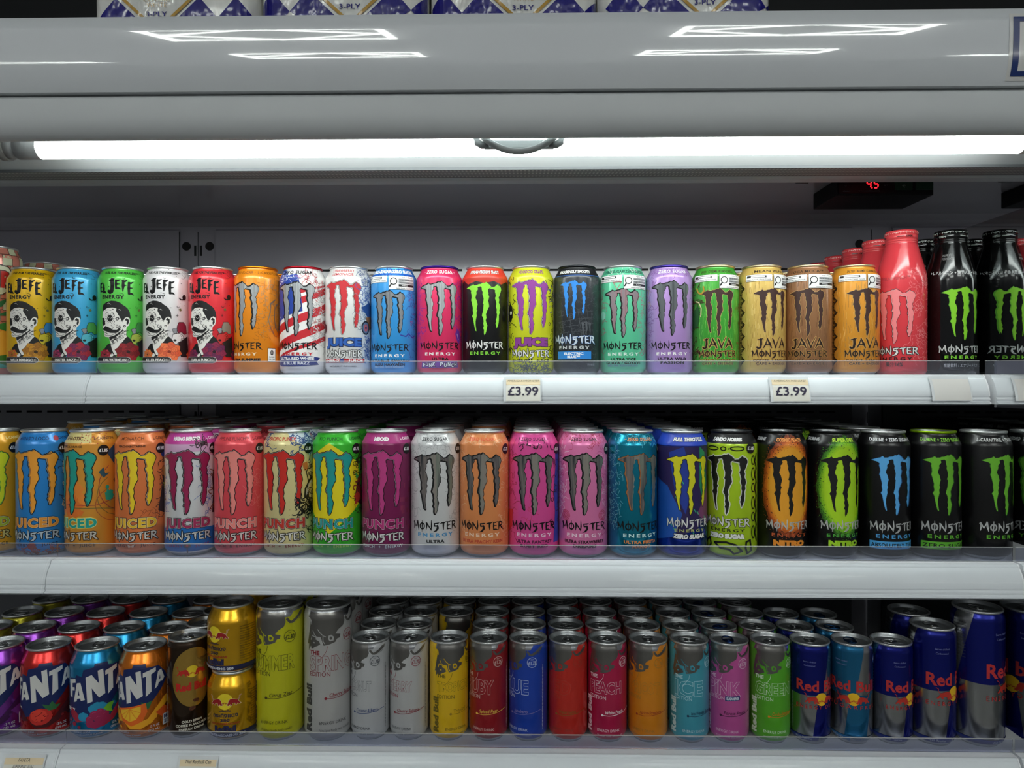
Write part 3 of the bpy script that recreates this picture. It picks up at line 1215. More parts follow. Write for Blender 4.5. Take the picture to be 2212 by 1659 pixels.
def lid_meshes(kind, rim, tabc):
    """rim + panel mesh and pull-tab mesh, shared by every can of that kind"""
    key = (kind, rim, tabc)
    if key in LIDC:
        return LIDC[key]
    h, rn, _ = KIND[kind]
    k = .001
    b = MB()
    mr = mat('#e2e4e4' if rim == SIL else rim, 'rimmetal')
    mp = mat('#a8acae', 'lidmetal')
    pr = [(rn + .1, h - 3.4), (rn + .9, h - 2.9), (rn + 1.3, h - 1.8), (rn + 1.2, h - .6), (rn + .5, h), (rn - .5, h), (rn - 1.0, h - .8)]
    pi_ = [(rn - 1.0, h - .8), (rn - 1.6, h - 4), (rn - 2.3, h - 6.2), (rn - 3.1, h - 6.6), (rn - 3.9, h - 6.0), (rn - 4.5, h - 4.6), (rn - 6.0, h - 4.5),
           (rn - 6.6, h - 4.9), (2.6, h - 4.9), (2.4, h - 4.2), (0.01, h - 4.0)]
    b.lathe([(r * k, z * k) for r, z in pr], mr, 64)
    b.lathe([(r * k, z * k) for r, z in pi_], mp, 64)
    # scored opening in front of the tab
    ring = [(cos(a) * 7.2 * k, (-11.2 + sin(a) * 6.4) * k, (h - 4.85) * k) for a in [2 * pi * i / 28 for i in range(28)]]
    o = b.build('lid')
    me = o.data
    bpy.data.objects.remove(o)
    b = MB()
    b.tube(ring, .28 * k, mp, 6, closed=True)
    o = b.build('tear_panel')
    mtp = o.data
    bpy.data.objects.remove(o)
    t = MB()
    mt = mat(tabc, 'metal')
    zt = (h - 3.6) * k
    out = []
    for i in range(32):
        a = 2 * pi * i / 32
        w = 7.4 if sin(a) > 0 else 6.6
        out.append((cos(a) * w * k, (3.0 + sin(a) * 10.8) * k, zt + max(0, sin(a)) * .5 * k))
    t.tube(out, .9 * k, mt, 8, closed=True)
    # nose half is solid, the finger hole stays open
    pl = [(cos(a) * 6.6 * k, (3.0 + sin(a) * 10.6) * k) for a in [pi + pi * i / 14 for i in range(15)]]
    pl = [(6.9 * k, 6.0 * k)] + pl[::-1] + [(-6.9 * k, 6.0 * k)]
    n = len(pl)
    t.add([(x, y, zt + .2 * k) for x, y in pl] + [(x, y, zt - .5 * k) for x, y in pl],
          [tuple(range(n)), tuple(range(n, 2 * n))[::-1]] + [(i, (i + 1) % n, n + (i + 1) % n, n + i) for i in range(n)], mt)
    t.lathe([(2.3 * k, zt), (2.2 * k, zt + .7 * k), (.01 * k, zt + .9 * k)], mt, 16)
    o = t.build('pull_tab')
    mt_ = o.data
    bpy.data.objects.remove(o)
    LIDC[key] = (me, mt_, mtp)
    return LIDC[key]


def face_rot(x, y):
    return -atan2(x, y)


CANS = []


def make_can(kind, px, Y, zs, psi, body, art, label, cat='can', rim=SIL, tabc=SIL, tab=0.0, name='drink_can', foot=SIL, group=None, dz=0.0, dyn=0.0):
    """front can: px = image column of its axis; psi = turn of the artwork away from the viewer"""
    P = Vector((PX.get((px, Y), at(px, 829.5, Y).x), Y, 0))
    rot = face_rot(P.x, Y) + rad(psi)
    e = thing(name, label, cat, (P.x, Y, zs + dz), 0, group)
    prof = KIND[kind][2]
    bm_ = body if not isinstance(body, str) else mat(body, 'darkprint' if body in ('#08080a', '#09090b', '#0e0e10') else 'print')
    wrap_body('can_body', prof, bm_, art, e, mat(foot, 'metal') if foot else None, 5.0, turn=rot)
    lm, tm, pm = lid_meshes(kind, rim, tabc)
    l = link('lid', lm, e)
    link('pull_tab', tm, l).rotation_euler = (0, 0, rad(tab))
    link('tear_panel', pm, l).rotation_euler = (0, 0, rad(tab))
    return e


TW = [0.7]


def dup(root, loc, label, rot=None, group=None, tabs=True):
    r = root.copy()
    COL.objects.link(r)
    r.location = loc
    r['label'] = label
    if group:
        r['group'] = group
    for ch in list(root.children):
        c = ch.copy()
        COL.objects.link(c)
        c.parent = r
        if tabs:
            for g in ch.children:
                d = g.copy()
                COL.objects.link(d)
                d.parent = c
                d.rotation_euler.z += TW[0]
    TW[0] += 1.9
    return r


# ---- shared bits of artwork
def warning_label(a, v1=142):
    W, K = '#f2f2f0', '#151515'
    a.rect(K, -38, v1 - 9.6, -1, v1 + .3)
    a.rect(W, -37.6, v1 - 9.3, -1.4, v1)
    a.rect(K, -36, v1 - 4.6, -9, v1 - 1.6)
    a.rect(W, -30, v1 - 4, -11, v1 - 2.2)
    a.text(K, 'Health Canada / Santé Canada', -19.5, v1 - 7, 1.7, 33, bold=.01)
    a.rect(K, 1, v1 - 19.8, 41, v1 + .3)
    a.rect(W, 1.4, v1 - 19.4, 40.6, v1)
    a.text(K, 'High in / Élevé en', 29, v1 - 2, 1.6, 19, bold=.01)
    for i in range(3):
        a.rect(K if i == 2 else '#9a9c9e', 15, v1 - 7.4 - i * 4, 40, v1 - 4.2 - i * 4)
        a.text(W if i == 2 else K, ['Sat fat / Gras sat', 'Sugars / Sucres', 'Sodium'][i], 24, v1 - 5.8 - i * 4, 1.5, 15 if i < 2 else 9, bold=.02)
    a.text(K, 'Health Canada / Santé Canada', 25, v1 - 17.8, 1.4, 27, bold=.01)
    a.stroke(K, [(8 + 4.6 * cos(t * .4), v1 - 8 + 4.6 * sin(t * .4)) for t in range(16)], 1.1, closed=True)
    a.stroke(K, [(5, v1 - 11.6), (2.6, v1 - 15.6)], 1.8)


def price_dot(a, t, u=38, v=143.5, col='#0c0c0e', ink='#ffffff'):
    a.disc(col, u, v, 7.2, n=18)
    a.text(ink, t, u, v, 4.2, 10.5, bold=.035, rot=-4)


SILC = streak('silver_foil', ['#8c9094', '#c4c8ca', '#9a9ea2', '#d4d6d6'], .45)
K0 = '#0d0d10'
W0 = '#f4f4f2'


def us_ultra(a, body, neck, neckc, m, outs, dark, wordc, enc, lines, linec, mc=95.5, mh=76, wc=42.5, warn=False, wout=None):
    a.claws(m, 0, mc, mh, 1.0, outs, dark)
    if neck:
        a.text(neckc, neck, 0, 147.5, 4.6, 52, bold=.03, space=1.15)
    a.glyphs(wordc, 'MONSTER', 0, wc, 9.5, 63, wout, .55)
    a.text(enc, 'ENERGY', 1, wc - 11.3, 4, 46, bold=.035, space=1.5)
    y = wc - 18.5
    for t, w in lines:
        a.text(linec, t, 1, y, 3.4, w, bold=.045, space=1.1)
        y -= 5.3
    if warn:
        warning_label(a)


def m500(a, m, outs, dark=None, sx=1.0):
    a.claws(m, 0, 100 if outs is not None else 99, 84, sx, outs or (), dark)


def juiced(a, name, nc, wo, wc, line, lc, no=K0):
    a.text(nc, name, 0, 45.5, 11.5, 64, bold=.07, out=no, ow=.04, space=1.16)
    a.text(nc, name, 0, 45.5, 11.5, 64, bold=.052, out=W0, ow=.014, space=1.16)
    a.glyphs(wc, 'MONSTER', 0, 28.2, 10, 66, wo, .9)
    a.text(lc, line, 0, 15.8, 3.6, 60, bold=.025, space=1.25)


OUT3 = lambda a='#0d0d10', b='#f2f2ee': ((a, 1.75), (b, .62), (a, .38))
OUT2 = lambda a='#0d0d10', b='#f2f2ee': ((a, 1.6), (b, .45))
OUT1 = ((K0, 1.5),)


# ---- the skull-faced man cans, traced from the blue one
def jefe_art(body, roses, banner, tent, sky, rose_side):
    a = Art()

    def T(x, y):
        return (33.1 * asin(max(-1, min(1, (x - 425) / 385))), (1673 - y) / 9.95)

    def P(m, pts):
        a.poly(m, [T(*p) for p in pts])

    def SK(m, pts, w, **k):
        a.stroke(m, [T(*p) for p in pts], w, **k)
    B, Wt = '#101012', '#e9e6e0'
    a.text(B, "FUEL FOR THE FEARLESS™", -9, 147.6, 3.3, 52, bold=.045, shear=.15)
    a.scrib(B, 16, 34, 145, 150, 4, .35, 8, 3)
    a.dots(B, -34, 34, 60, 152, 34, .25, .7, 5)
    a.disc(B, 0, 152.4, .9, .7)
    for t, x, y, h in (('E', -37.5, 126, 13), ('L', -31.8, 124.5, 13)):
        a.glyphs(B, t, x, y, h, 6.2, fat=2.6)
    for t, x, y, h, w in (('J', -21.5, 128.5, 19, 8.5), ('E', -13, 130.5, 13, 8), ('F', -4.6, 129, 15, 7), ('E', 3.5, 125.5, 18, 8)):
        a.glyphs(B, t, x, y, h, w, fat=2.3)
    a.stroke(B, [(-11, 118.6), (-8, 117.8), (-5.6, 116.4)], .6)
    a.text(B, 'ENERGY', -20.5, 112.6, 4.9, 31, bold=.05, space=1.2)
    # face
    P(Wt, [(88, 760), (140, 712), (210, 705), (260, 720), (300, 800), (340, 885), (370, 850), (410, 832), (445, 850), (452, 900), (435, 950), (402, 975),
           (396, 1010), (396, 1110), (300, 1190), (230, 1250), (180, 1215), (155, 1125), (112, 1118), (100, 1085), (110, 1050), (92, 1030), (86, 960), (82, 880)])
    P(B, [(85, 700), (95, 660), (130, 627), (190, 607), (250, 612), (310, 635), (350, 665), (380, 680), (420, 715), (448, 765), (460, 830), (458, 868),
          (442, 842), (410, 830), (375, 848), (355, 882), (330, 892), (318, 868), (298, 828), (272, 790), (252, 752), (258, 712), (200, 703), (140, 712), (100, 745), (86, 765)])
    SK(Wt, [(140, 650), (160, 640), (185, 660)], .35)
    SK(Wt, [(285, 735), (300, 728), (318, 742)], .5)
    SK(Wt, [(250, 770), (262, 800), (285, 830)], .4)
    for i in range(14):
        t = 2 * pi * i / 14
        SK(B, [(172 + 38 * cos(t), 857 + 46 * sin(t)), (172 + 58 * cos(t), 857 + 66 * sin(t))], .55, joints=False)
    a.disc(B, *T(172, 857), 4.0, 4.7)
    for x, y in ((158, 850), (178, 862), (192, 850)):
        a.disc(Wt, *T(x, y), .5)
    P(B, [(84, 850), (104, 850), (112, 900), (118, 940), (96, 965), (84, 930)])
    SK(B, [(255, 850), (283, 838), (294, 862), (275, 882), (252, 880)], .8)
    SK(B, [(120, 745), (150, 735), (180, 745), (205, 735)], .5)
    SK(B, [(210, 775), (228, 800), (232, 830)], .6)
    SK(B, [(300, 900), (320, 890), (345, 905)], .5)
    a.disc(B, *T(212, 732), .8)
    SK(B, [(268 + (26 - 1.8 * t) * cos(.55 * t), 962 + (34 - 2.4 * t) * sin(.55 * t)) for t in range(13)], .75)
    SK(B, [(274 + (18 - 1.2 * t) * cos(.6 * t + 2), 862 + (22 - 1.6 * t) * sin(.6 * t + 2)) for t in range(12)], .6)
    for t in range(10):
        a.disc(B, *T(172 + 70 * cos(t * .63), 857 + 78 * sin(t * .63)), .42, .5)
    SK(B, [(120, 790), (135, 775), (152, 778)], .5)
    SK(B, [(196, 775), (214, 790), (222, 812)], .5)
    SK(B, [(235, 900), (222, 930), (236, 950)], .5)
    SK(B, [(300, 815), (310, 850), (330, 880)], .4)
    P(B, [(92, 1000), (118, 965), (160, 985), (210, 1018), (262, 1018), (296, 990), (306, 950), (316, 990), (300, 1030), (245, 1066), (170, 1062), (125, 1040), (96, 1030)])
    SK(B, [(130, 975), (160, 1000), (200, 1020), (215, 985), (185, 955)], .5)
    SK(B, [(98, 1045), (125, 1060), (150, 1085)], .8)
    SK(B, [(110, 1090), (140, 1102), (190, 1100), (250, 1070), (320, 1010)], .5)
    P(B, [(372, 880), (400, 848), (432, 872), (432, 920), (405, 952), (398, 920), (410, 890), (390, 885)])
    a.disc(B, *T(372, 965), 1.6)
    a.disc(Wt, *T(374, 967), .7)
    P(B, [(160, 1125), (230, 1100), (330, 1030), (345, 1000), (352, 1030), (250, 1120), (175, 1170)])
    a.scrib(B, T(185, 0)[0], T(300, 0)[0], T(0, 1200)[1], T(0, 1120)[1], 16, .5, 5, 4)
    a.scrib(B, T(280, 0)[0], T(388, 0)[0], T(0, 1130)[1], T(0, 1040)[1], 18, .5, 4, 6)
    # collar, jacket, tie
    P(B, [(396, 1100), (440, 1130), (490, 1190), (500, 1260), (280, 1300), (250, 1400), (110, 1400), (105, 1290), (150, 1220), (180, 1210), (250, 1300)])
    P(Wt, [(398, 1102), (412, 1104), (330, 1200), (250, 1300), (262, 1370), (236, 1380), (205, 1320), (182, 1230), (240, 1220), (330, 1160)])
    P(Wt, [(150, 1310), (165, 1360), (200, 1350), (225, 1375), (200, 1400), (150, 1400)])
    P(B, [(170, 1240), (205, 1310), (190, 1370), (160, 1320)])
    SK(B, [(380, 1140), (345, 1190)], .5)
    # flowers, side creature
    a.rose([rose_side, roses[0], '#2a1218'], *T(112, 1370), 8.5, 2)
    P(tent, [(545, 960), (570, 905), (640, 900), (680, 950), (690, 1060), (650, 1075), (610, 1040), (560, 1060), (540, 1010)])
    SK(B, [(545, 960), (570, 905), (640, 900), (680, 950), (690, 1060), (650, 1075), (610, 1040), (560, 1060), (540, 1010)], .55, closed=True)
    P('#8a8c92', [(465, 1010), (520, 990), (545, 1000), (540, 1060), (500, 1070), (485, 1040)])
    SK(B, [(465, 1010), (520, 990), (545, 1000), (540, 1060), (500, 1070), (485, 1040)], .45, closed=True)
    P(sky, [(462, 1150), (480, 1085), (560, 1062), (630, 1090), (645, 1150), (600, 1190), (560, 1190), (530, 1230), (490, 1200)])
    SK(B, [(462, 1150), (480, 1085), (560, 1062), (630, 1090), (645, 1150), (600, 1190), (560, 1190), (530, 1230), (490, 1200)], .6, closed=True)
    a.disc(B, *T(510, 1165), 2.2, 1.5)
    a.scrib(B, T(560, 0)[0], T(640, 0)[0], T(0, 1190)[1], T(0, 1080)[1], 8, .4, 5, 9)
    P('#1a1c1e', [(560, 1200), (700, 1100), (720, 1400), (600, 1400)])
    a.rose(roses, *T(425, 1330), 15.5, 5)
    a.rose([roses[1], roses[0], roses[-1]], 33, 30, 8, 8)
    for x, y in ((365, 275), (560, 680)):
        SK(B, [(x - 16, y - 8), (x - 20, y + 10), (x, y + 18), (x + 16, y + 4)], .5)
    SK(B, [(530, 810), (562, 810)], .5)
    SK(B, [(546, 793), (546, 828)], .5)
    P('#6b6a3a', [(565, 720), (600, 705), (612, 735), (585, 745)])
    SK(B, [(578, 560), (600, 580), (640, 575), (650, 540)], 1.4)
    a.disc(B, *T(652, 545), 3, 4)
    # flavour banner
    a.stroke(Wt, [(-44, 22.6), (-1.0, 22.6)], 9.0)
    a.stroke(B, [(-44, 22.6), (-1.2, 22.6)], 8.2)
    a.text(Wt, banner, -18.5, 22.6, 4.2, 31.5, bold=.045)
    for t in range(5):
        q = 2.3 - 1.15 * t
        a.stroke(Wt, [(-.8 + 1.1 * cos(q), 22.6 + 1.1 * sin(q)), (-.8 + 2.3 * cos(q), 22.6 + 2.3 * sin(q))], .5)
    # sugar badge on the far right
    a.rect(B, 37, 26, 50, 46)
    a.rect(W0, 37.6, 26.6, 49.4, 45.4)
    a.text(B, '0', 43, 39.5, 7.5, 5.5, bold=.03)
    a.text(B, 'SUGAR', 43, 33, 2, 8.5)
    a.text(B, 'PER CAN', 43, 29.6, 1.8, 9.5)
    return a


ZT = CAMZ + 0.0066       # top shelf surface
ZM = CAMZ - 0.2343
ZB = CAMZ - 0.4865
YT, YM, YB = 1.034, 0.962, 0.975


# read the columns off the photo, then let neighbours push each other apart until none touch
PX = {}


def settle(Y, cols, lim):
    n = len(cols)
    x = [at(c, 829.5, Y).x for c, r in cols]
    for _ in range(3000):
        mx = 0
        for i in range(n - 1):
            need = (cols[i][1] + cols[i + 1][1]) / 1000 + .0004
            d = need - (x[i + 1] - x[i])
            if d > 0:
                x[i] -= d / 2
                x[i + 1] += d / 2
                mx = max(mx, d)
        if x[-1] > lim - cols[-1][1] / 1000:
            x[-1] = lim - cols[-1][1] / 1000
            mx = max(mx, 1e-4) if _ < 2990 else mx
        if mx < 1e-6:
            break
    for (c, r), v in zip(cols, x):
        PX[(c, Y)] = v


settle(YT, [(c, 33.1) for c in (79, 174, 265.6, 364, 462.6, 560.8, 659.5, 756, 855, 952, 1048, 1145.7, 1242.6, 1340, 1438.8, 1542, 1641, 1739, 1844, 1946, 2052)], .6465)
settle(YM, [(c, 33.1) for c in (-10, 96, 200, 307, 413, 519, 628, 734, 837, 942.5, 1046.5, 1151, 1255, 1364, 1471, 1583, 1683, 1795, 1912, 2022, 2127)], .6465)
settle(YB, [(-100, 33.1), (5, 33.1), (100.6, 33.1), (208.6, 33.1), (315.5, 33.1), (403, 26.5), (502.6, 33.1), (605, 32), (710, 32)] +
       [(c, 26.5) for c in (799, 884, 969.7, 1056, 1141, 1227, 1312, 1400, 1488.8, 1574.9, 1663.6, 1749.8, 1840, 1933)] + [(2023.7, 28.5), (2117, 32)], .6465)

TOP = []
J = [
    (79, 4, '#e9b80c', ['#c98a18', '#a86c10', '#3a2408'], 'WILD MANGO', '#3f86b8', '#d8c02a', '#d8602a', 'yellow'),
    (174, 0, '#43ade0', ['#7a2350', '#a82038', '#2c0c24'], 'SINISTER RAZZ', '#4c9a50', '#58b8d0', '#c03a70', 'sky blue'),
    (265.6, 11, '#58c64a', ['#9a1c24', '#7c141c', '#2c080c'], 'ROMA WATERMELON', '#3f8a44', '#a8b84a', '#c03a50', 'leaf green'),
    (364, 2.5, '#e4e1e2', ['#f07846', '#e0603a', '#8a2c14'], 'KILLER PEACH', '#8a2038', '#e8e6e4', '#f08c3a', 'white'),
    (462.6, 2.5, '#e4323c', ['#6c2050', '#8c2048', '#240818'], 'DIABLO PUNCH', '#8c8478', '#c83030', '#8a2050', 'red'),
]
for px, ps, body, ro, ban, tent, sky, rs, nm in J:
    a = jefe_art(body, ro, ban, tent, sky, rs)
    TOP.append((make_can('US16', px, YT, ZT, ps, body, a, '%s can with a skull-painted man and roses, front of the top shelf' % nm), nm + ' skull-man'))

# orange
a = Art()
a.claws(SILC, 0, 95.5, 76, 1, OUT1, '#2a2a2e')
a.text('#8a4a08', 'ZERO SUGAR · L-CARNITINE', 22, 147.5, 4, 82, bold=.02, space=1.2)
a.glyphs(K0, 'MONSTER', 0, 42.5, 9.5, 63)
a.text('#f6e6c8', 'ENERGY', 1, 31, 4, 46, bold=.035, space=1.5)
a.text(K0, 'ULTRA SUNRISE', 3, 23, 3.8, 52, bold=.06)
a.scrib(mat('#b8a890', 'foil'), 26, 66, 60, 140, 60, .4, 9, 1)
a.scrib('#a85c08', 20, 60, 50, 140, 50, .35, 5, 2)
a.stroke(mat('#b8a890', 'foil'), [(52, 110), (44, 104), (43, 92), (40, 80), (44, 68), (50, 58)], 1.2)
a.stroke(mat('#b8a890', 'foil'), [(58, 106), (51, 98), (50, 84), (52, 70), (58, 62)], 1.0)
a.rect(K0, 39, 20, 52, 40)
a.rect(W0, 39.6, 20.6, 51.4, 39.4)
a.text(K0, '0', 45.5, 33.5, 7.5, 5, bold=.03)
a.text(K0, 'SUGAR', 45.5, 27.2, 2, 8.5)
a.text(K0, 'PER CAN', 45.5, 24, 1.8, 9.5)
TOP.append((make_can('US16', 560.8, YT, ZT, -45, '#f2901c', a, 'orange can with silver claw marks turned to the left and a sugar badge, top shelf', rim='#f08a18'), 'orange silver-claw'))

# red white blue
a = Art()
a.rect('#eceae8', -75, 14, 75, 152)
for i, (v0, v1) in enumerate(((18, 27), (38, 50), (62, 74), (88, 100), (112, 124))):
    p = [(-75, v0 - 20), (75, v0 + 42), (75, v1 + 42), (-75, v1 - 20)]
    a.poly('#c8202c', [(x, max(12, min(138, y))) for x, y in p])
a.poly('#1c3f9c', [(-75, 60), (-34, 66), (-30, 78), (-12, 86), (10, 92), (6, 132), (4, 141), (-10, 139), (-34, 142), (-75, 140)])
a.poly('#1c3f9c', [(-40, 138), (8, 138), (0, 146), (-12, 143), (-20, 152), (-60, 152)])
a.scrib('#dfe6f4', -30, 10, 136, 152, 30, .45, 8, 2)
for x, y in ((-35, 120), (-35, 100), (-32, 84), (-30, 132)):
    a.disc(W0, x, y, 1.6, n=5)
a.scrib('#c0303a', 6, 40, 130, 152, 26, .5, 8, 7)
a.scrib('#8c8e92', 22, 62, 40, 140, 150, .45, 6, 9)
a.scrib('#b04040', 26, 62, 60, 140, 60, .5, 6, 10)
a.scrib('#d9d9d9', 24, 60, 50, 130, 60, .8, 5, 11)
us_ultra(a, None, 'ZERO SUGAR', K0, SILC, OUT1, '#2a2a2e', K0, '#d02030', [], K0)
a.poly('#1c2f7c', [(-34, 27), (-20, 29), (22, 28), (36, 26), (30, 20), (34, 16), (8, 14), (-24, 13.5), (-32, 16), (-30, 21)])
a.text(W0, 'ULTRA RED WHITE', 0, 24.6, 3.7, 52, bold=.045)
a.text(W0, '& BLUE RAZZ', 0, 18.2, 3.7, 40, bold=.045)
TOP.append((make_can('US16', 659.5, YT, ZT, -19, '#e8e6e4', a, 'red, white and blue striped can with silver claw marks, top shelf', rim='#b81c2c'), 'striped flag-coloured'))

# strawberry lemonade
a = Art()
a.text('#c8202c', 'STRAWBERRY', 0, 149.6, 3.7, 38, bold=.01)
a.text('#c8202c', 'LEMONADE', 0, 144.2, 3.7, 33, bold=.01)
a.scrib('#2c4c8c', 22, 60, 136, 152, 40, .5, 6, 21)
a.claws('#cc2c34', 0, 97.6, 77, 1, ((K0, 1.5), ('#f2f2ee', .95), (K0, .45)), '#a01820')
a.scrib('#7a8a9c', 26, 64, 60, 140, 120, .5, 7, 22)
a.scrib('#2c5ca8', 28, 60, 90, 140, 60, .7, 7, 23)
a.poly('#2a4a86', [(28, 98), (44, 106), (58, 96), (56, 80), (40, 84)])
a.poly('#8a5a34', [(36, 84), (50, 86), (54, 70), (42, 66)])
a.disc('#1e1e22', 36, 69, 8, 10)
a.disc('#5c708c', 36, 69, 6.2, 8)
a.disc('#b05a64', 36, 69, 4, 5.5)
a.disc('#1e2a44', 36, 69, 1.6, 2.2)
a.disc('#4a2c34', -34, 68, 5, 7)
a.text('#1c4694', 'JUICE', 0, 48, 10.5, 56, bold=.075, out=K0, ow=.035)
a.text('#2c62b8', 'JUICE', 0, 48, 10.5, 56, bold=.04)
a.glyphs(W0, 'MONSTER', 0, 31.5, 9.5, 60, K0, .75)
a.rect('#b81c28', -33, 18.8, 33, 24.4)
a.text(W0, 'ENERGY   JUICE', 0, 21.6, 3.4, 60, bold=.04, space=1.1)
a.disc('#1c3f8c', 0, 21.6, 3.2, n=5)
a.scrib('#2c5ca8', 32, 60, 20, 56, 60, .7, 6, 24)
a.text('#6a6a70', 'NATURALLY FLAVORED', 0, 13.6, 2, 40)
TOP.append((make_can('US16', 756, YT, ZT, -16, '#e9e8e6', a, 'white can with red claw marks and blue lettering, motorcycle drawing at its side, top shelf'), 'white red-claw'))

# blue hawaiian
a = Art()
a.scrib('#1c48b0', -60, 60, 142, 153, 90, .8, 6, 31)
a.rect('#1c55c0', -60, 143.4, 60, 145)
a.text(W0, 'ZERO-SUGAR/ZÉRO SUCRE', 4, 148.2, 4.4, 76, bold=.05)
a.scrib('#2a48a8', 30, 62, 20, 124, 110, .5, 6, 32)
a.scrib('#a03c90', 34, 62, 40, 120, 30, .5, 6, 33)
a.scrib('#2a48a8', -60, -30, 30, 80, 50, .5, 6, 34)
a.stroke('#3a3ca8', [(18, 58), (26, 56), (30, 60), (38, 55), (44, 58)], 1.6)
us_ultra(a, None, None, W0, streak('grey_foil', ['#70747a', '#989ca0', '#7c8084'], .4), OUT1, '#3a3a3e', '#1c1e2a', W0, [('ULTRA BLUE HAWAIIAN', 62), ('BLEU HAWAÏEN', 46)], '#10142a', 87, 67, 40, True)
a.text('#b8dcf4', 'ENERGY DRINK / BOISSON ÉNERGISANTE', 0, 12.6, 2.6, 44)
TOP.append((make_can('US16', 855, YT, ZT, -15, '#3a9ce4', a, 'bright blue can with grey claw marks and a white warning label, top shelf'), 'bright blue grey-claw'))

# punk punch
a = Art()
a.scrib('#7a2c9c', -60, -26, 40, 138, 110, .55, 7, 41)
a.scrib('#7a2c9c', 26, 60, 40, 138, 110, .55, 7, 42)
a.stroke('#7a2c9c', [(-27, 60), (-31, 66), (-28, 70), (-25, 67), (-22, 70), (-20, 65), (-27, 58)], .8)
a.poly('#6c2c94', [(28, 66), (24, 60), (28, 50), (33, 46), (36, 56), (33, 64)])
a.stroke('#e8c8e8', [(28, 60), (31, 52)], .8)
us_ultra(a, None, '· ZERO SUGAR ·', W0, SILC, ((K0, 1.3), ), '#2a2a2e', K0, W0, [('ULTRA', 24)], K0)
a.poly('#7a3aa0', [(-28, 20), (28, 21), (30, 12), (-29, 11)])
for i, ch in enumerate('PUNK PUNCH'):
    a.text(W0, ch, -24 + i * 5.35, 15.8 + (.7 if i % 2 else -.5), 5, 4, bold=.04, out=K0, ow=.1, rot=rnd.uniform(-10, 10))
TOP.append((make_can('US16', 952, YT, ZT, 0, '#e83468', a, 'hot pink can with silver claw marks and purple doodles, purple rim, top shelf', rim='#4c2ca8'), 'hot pink doodle'))

# strawberry shot
a = Art()
a.rect('#e0402c', -104, 138, 104, 154)
a.poly('#c83420', [(-52, 139), (-44, 133), (-36, 136), (-26, 130), (-12, 134), (0, 131), (14, 134), (26, 130), (38, 135), (48, 131), (56, 139)])
a.text(W0, 'STRAWBERRY SHOT', 0, 147.2, 4.4, 50, bold=.03, out=K0, ow=.05)
a.claws('#8fe03c', 0, 95, 75, 1, (('#2a5c14', .25),))
a.scrib('#2c3c14', 28, 60, 20, 130, 90, .6, 7, 52)
a.glyphs(W0, 'MONSTER', 0, 43.5, 9.5, 60)
a.text('#86d840', 'ENERGY', 1, 32.2, 4, 46, bold=.035, space=1.5)
TOP.append((make_can('US16', 1048, YT, ZT, -2, '#0e0e10', a, 'black can with lime green claw marks and a red neck, top shelf'), 'black red-necked'))

# voodoo grape
a = Art()
a.scrib('#1c2410', -60, -27, 30, 140, 90, 1.0, 7, 61)
a.scrib('#20260e', 30, 60, 30, 140, 90, 1.0, 7, 62)
a.scrib('#3a4c9c', 32, 58, 90, 130, 16, .9, 6, 63)
a.disc('#1c1c14', -36, 90, 7, 13)
a.disc('#e8e8c8', -34, 90, 2.6)
a.text('#8a2c8c', 'VOODOO GRAPE', 0, 147.4, 4.4, 42, bold=.03)
a.claws('#96409a', 0, 97.6, 77, 1, ((K0, 1.35), ('#f2f2ee', .85), (K0, .4)), '#6c2a74')
a.text('#8c3c92', 'JUICE', 0, 48, 10.5, 54, bold=.075, out=K0, ow=.035)
a.glyphs(W0, 'MONSTER', 0, 31.5, 9.5, 60, K0, .75)
a.text(K0, 'ENERGY   JUICE', 0, 21.6, 3.4, 58, bold=.04, space=1.1)
a.rect(K0, -2.6, 18.2, 2.6, 24.4)
a.stroke('#e0e22c', [(0, 19), (0, 24)], .7)
a.stroke('#e0e22c', [(-2, 21.4), (2, 21.4)], .7)
a.scrib('#6c7468', -30, 30, 7, 15, 90, .9, 6, 64)
TOP.append((make_can('US16', 1145.7, YT, ZT, -1, '#dbe02c', a, 'lime yellow can with purple claw marks, top shelf'), 'lime yellow purple-claw'))

# electric blue
a = Art()
a.scrib('#4c5056', -50, 50, 16, 138, 260, .4, 7, 71)
for q in range(4):
    a.stroke('#50545a', [(-28 + q * 2, 84 - q * 8), (30, 92 - q * 9)], .5)
    a.stroke('#50545a', [(-20 + q * 13, 94), (-14 + q * 13, 54)], .5)
a.claws('#50545a', 18, 64, 26, .9)
a.rect('#17181c', -104, 142.5, 104, 154)
a.rect('#2c5aa0', -104, 141.6, 104, 142.6)
a.text(W0, 'SHOCKINGLY SMOOTH', 0, 147.4, 4.0, 52, bold=.04, out=K0, ow=.03)
a.claws('#2e8ce4', 0, 107, 56, .97, (('#143c6c', .2),))
a.glyphs('#dfe8f0', 'MONSTER', 0, 51, 10.5, 66, '#2a6ab8', .45)
a.text('#cfd4d6', 'ENERGY', 0, 40, 4.2, 46, bold=.035, space=1.5)
a.rect('#2a86d8', -26, 23.5, 26, 34.5)
a.text(W0, 'ELECTRIC', 0, 31.4, 3.2, 28, bold=.045)
a.text(W0, 'BLUE™', 0, 26.8, 3.2, 18, bold=.045)
a.text('#9a9ca0', '15.5 FL OZ', 26, 16, 2.4, 12)
TOP.append((make_can('US16', 1242.6, YT, ZT, -8, '#2e3238', a, 'charcoal grey can with small blue claw marks and a blue name bar, top shelf', rim='#2a2c30'), 'charcoal blue-claw'))

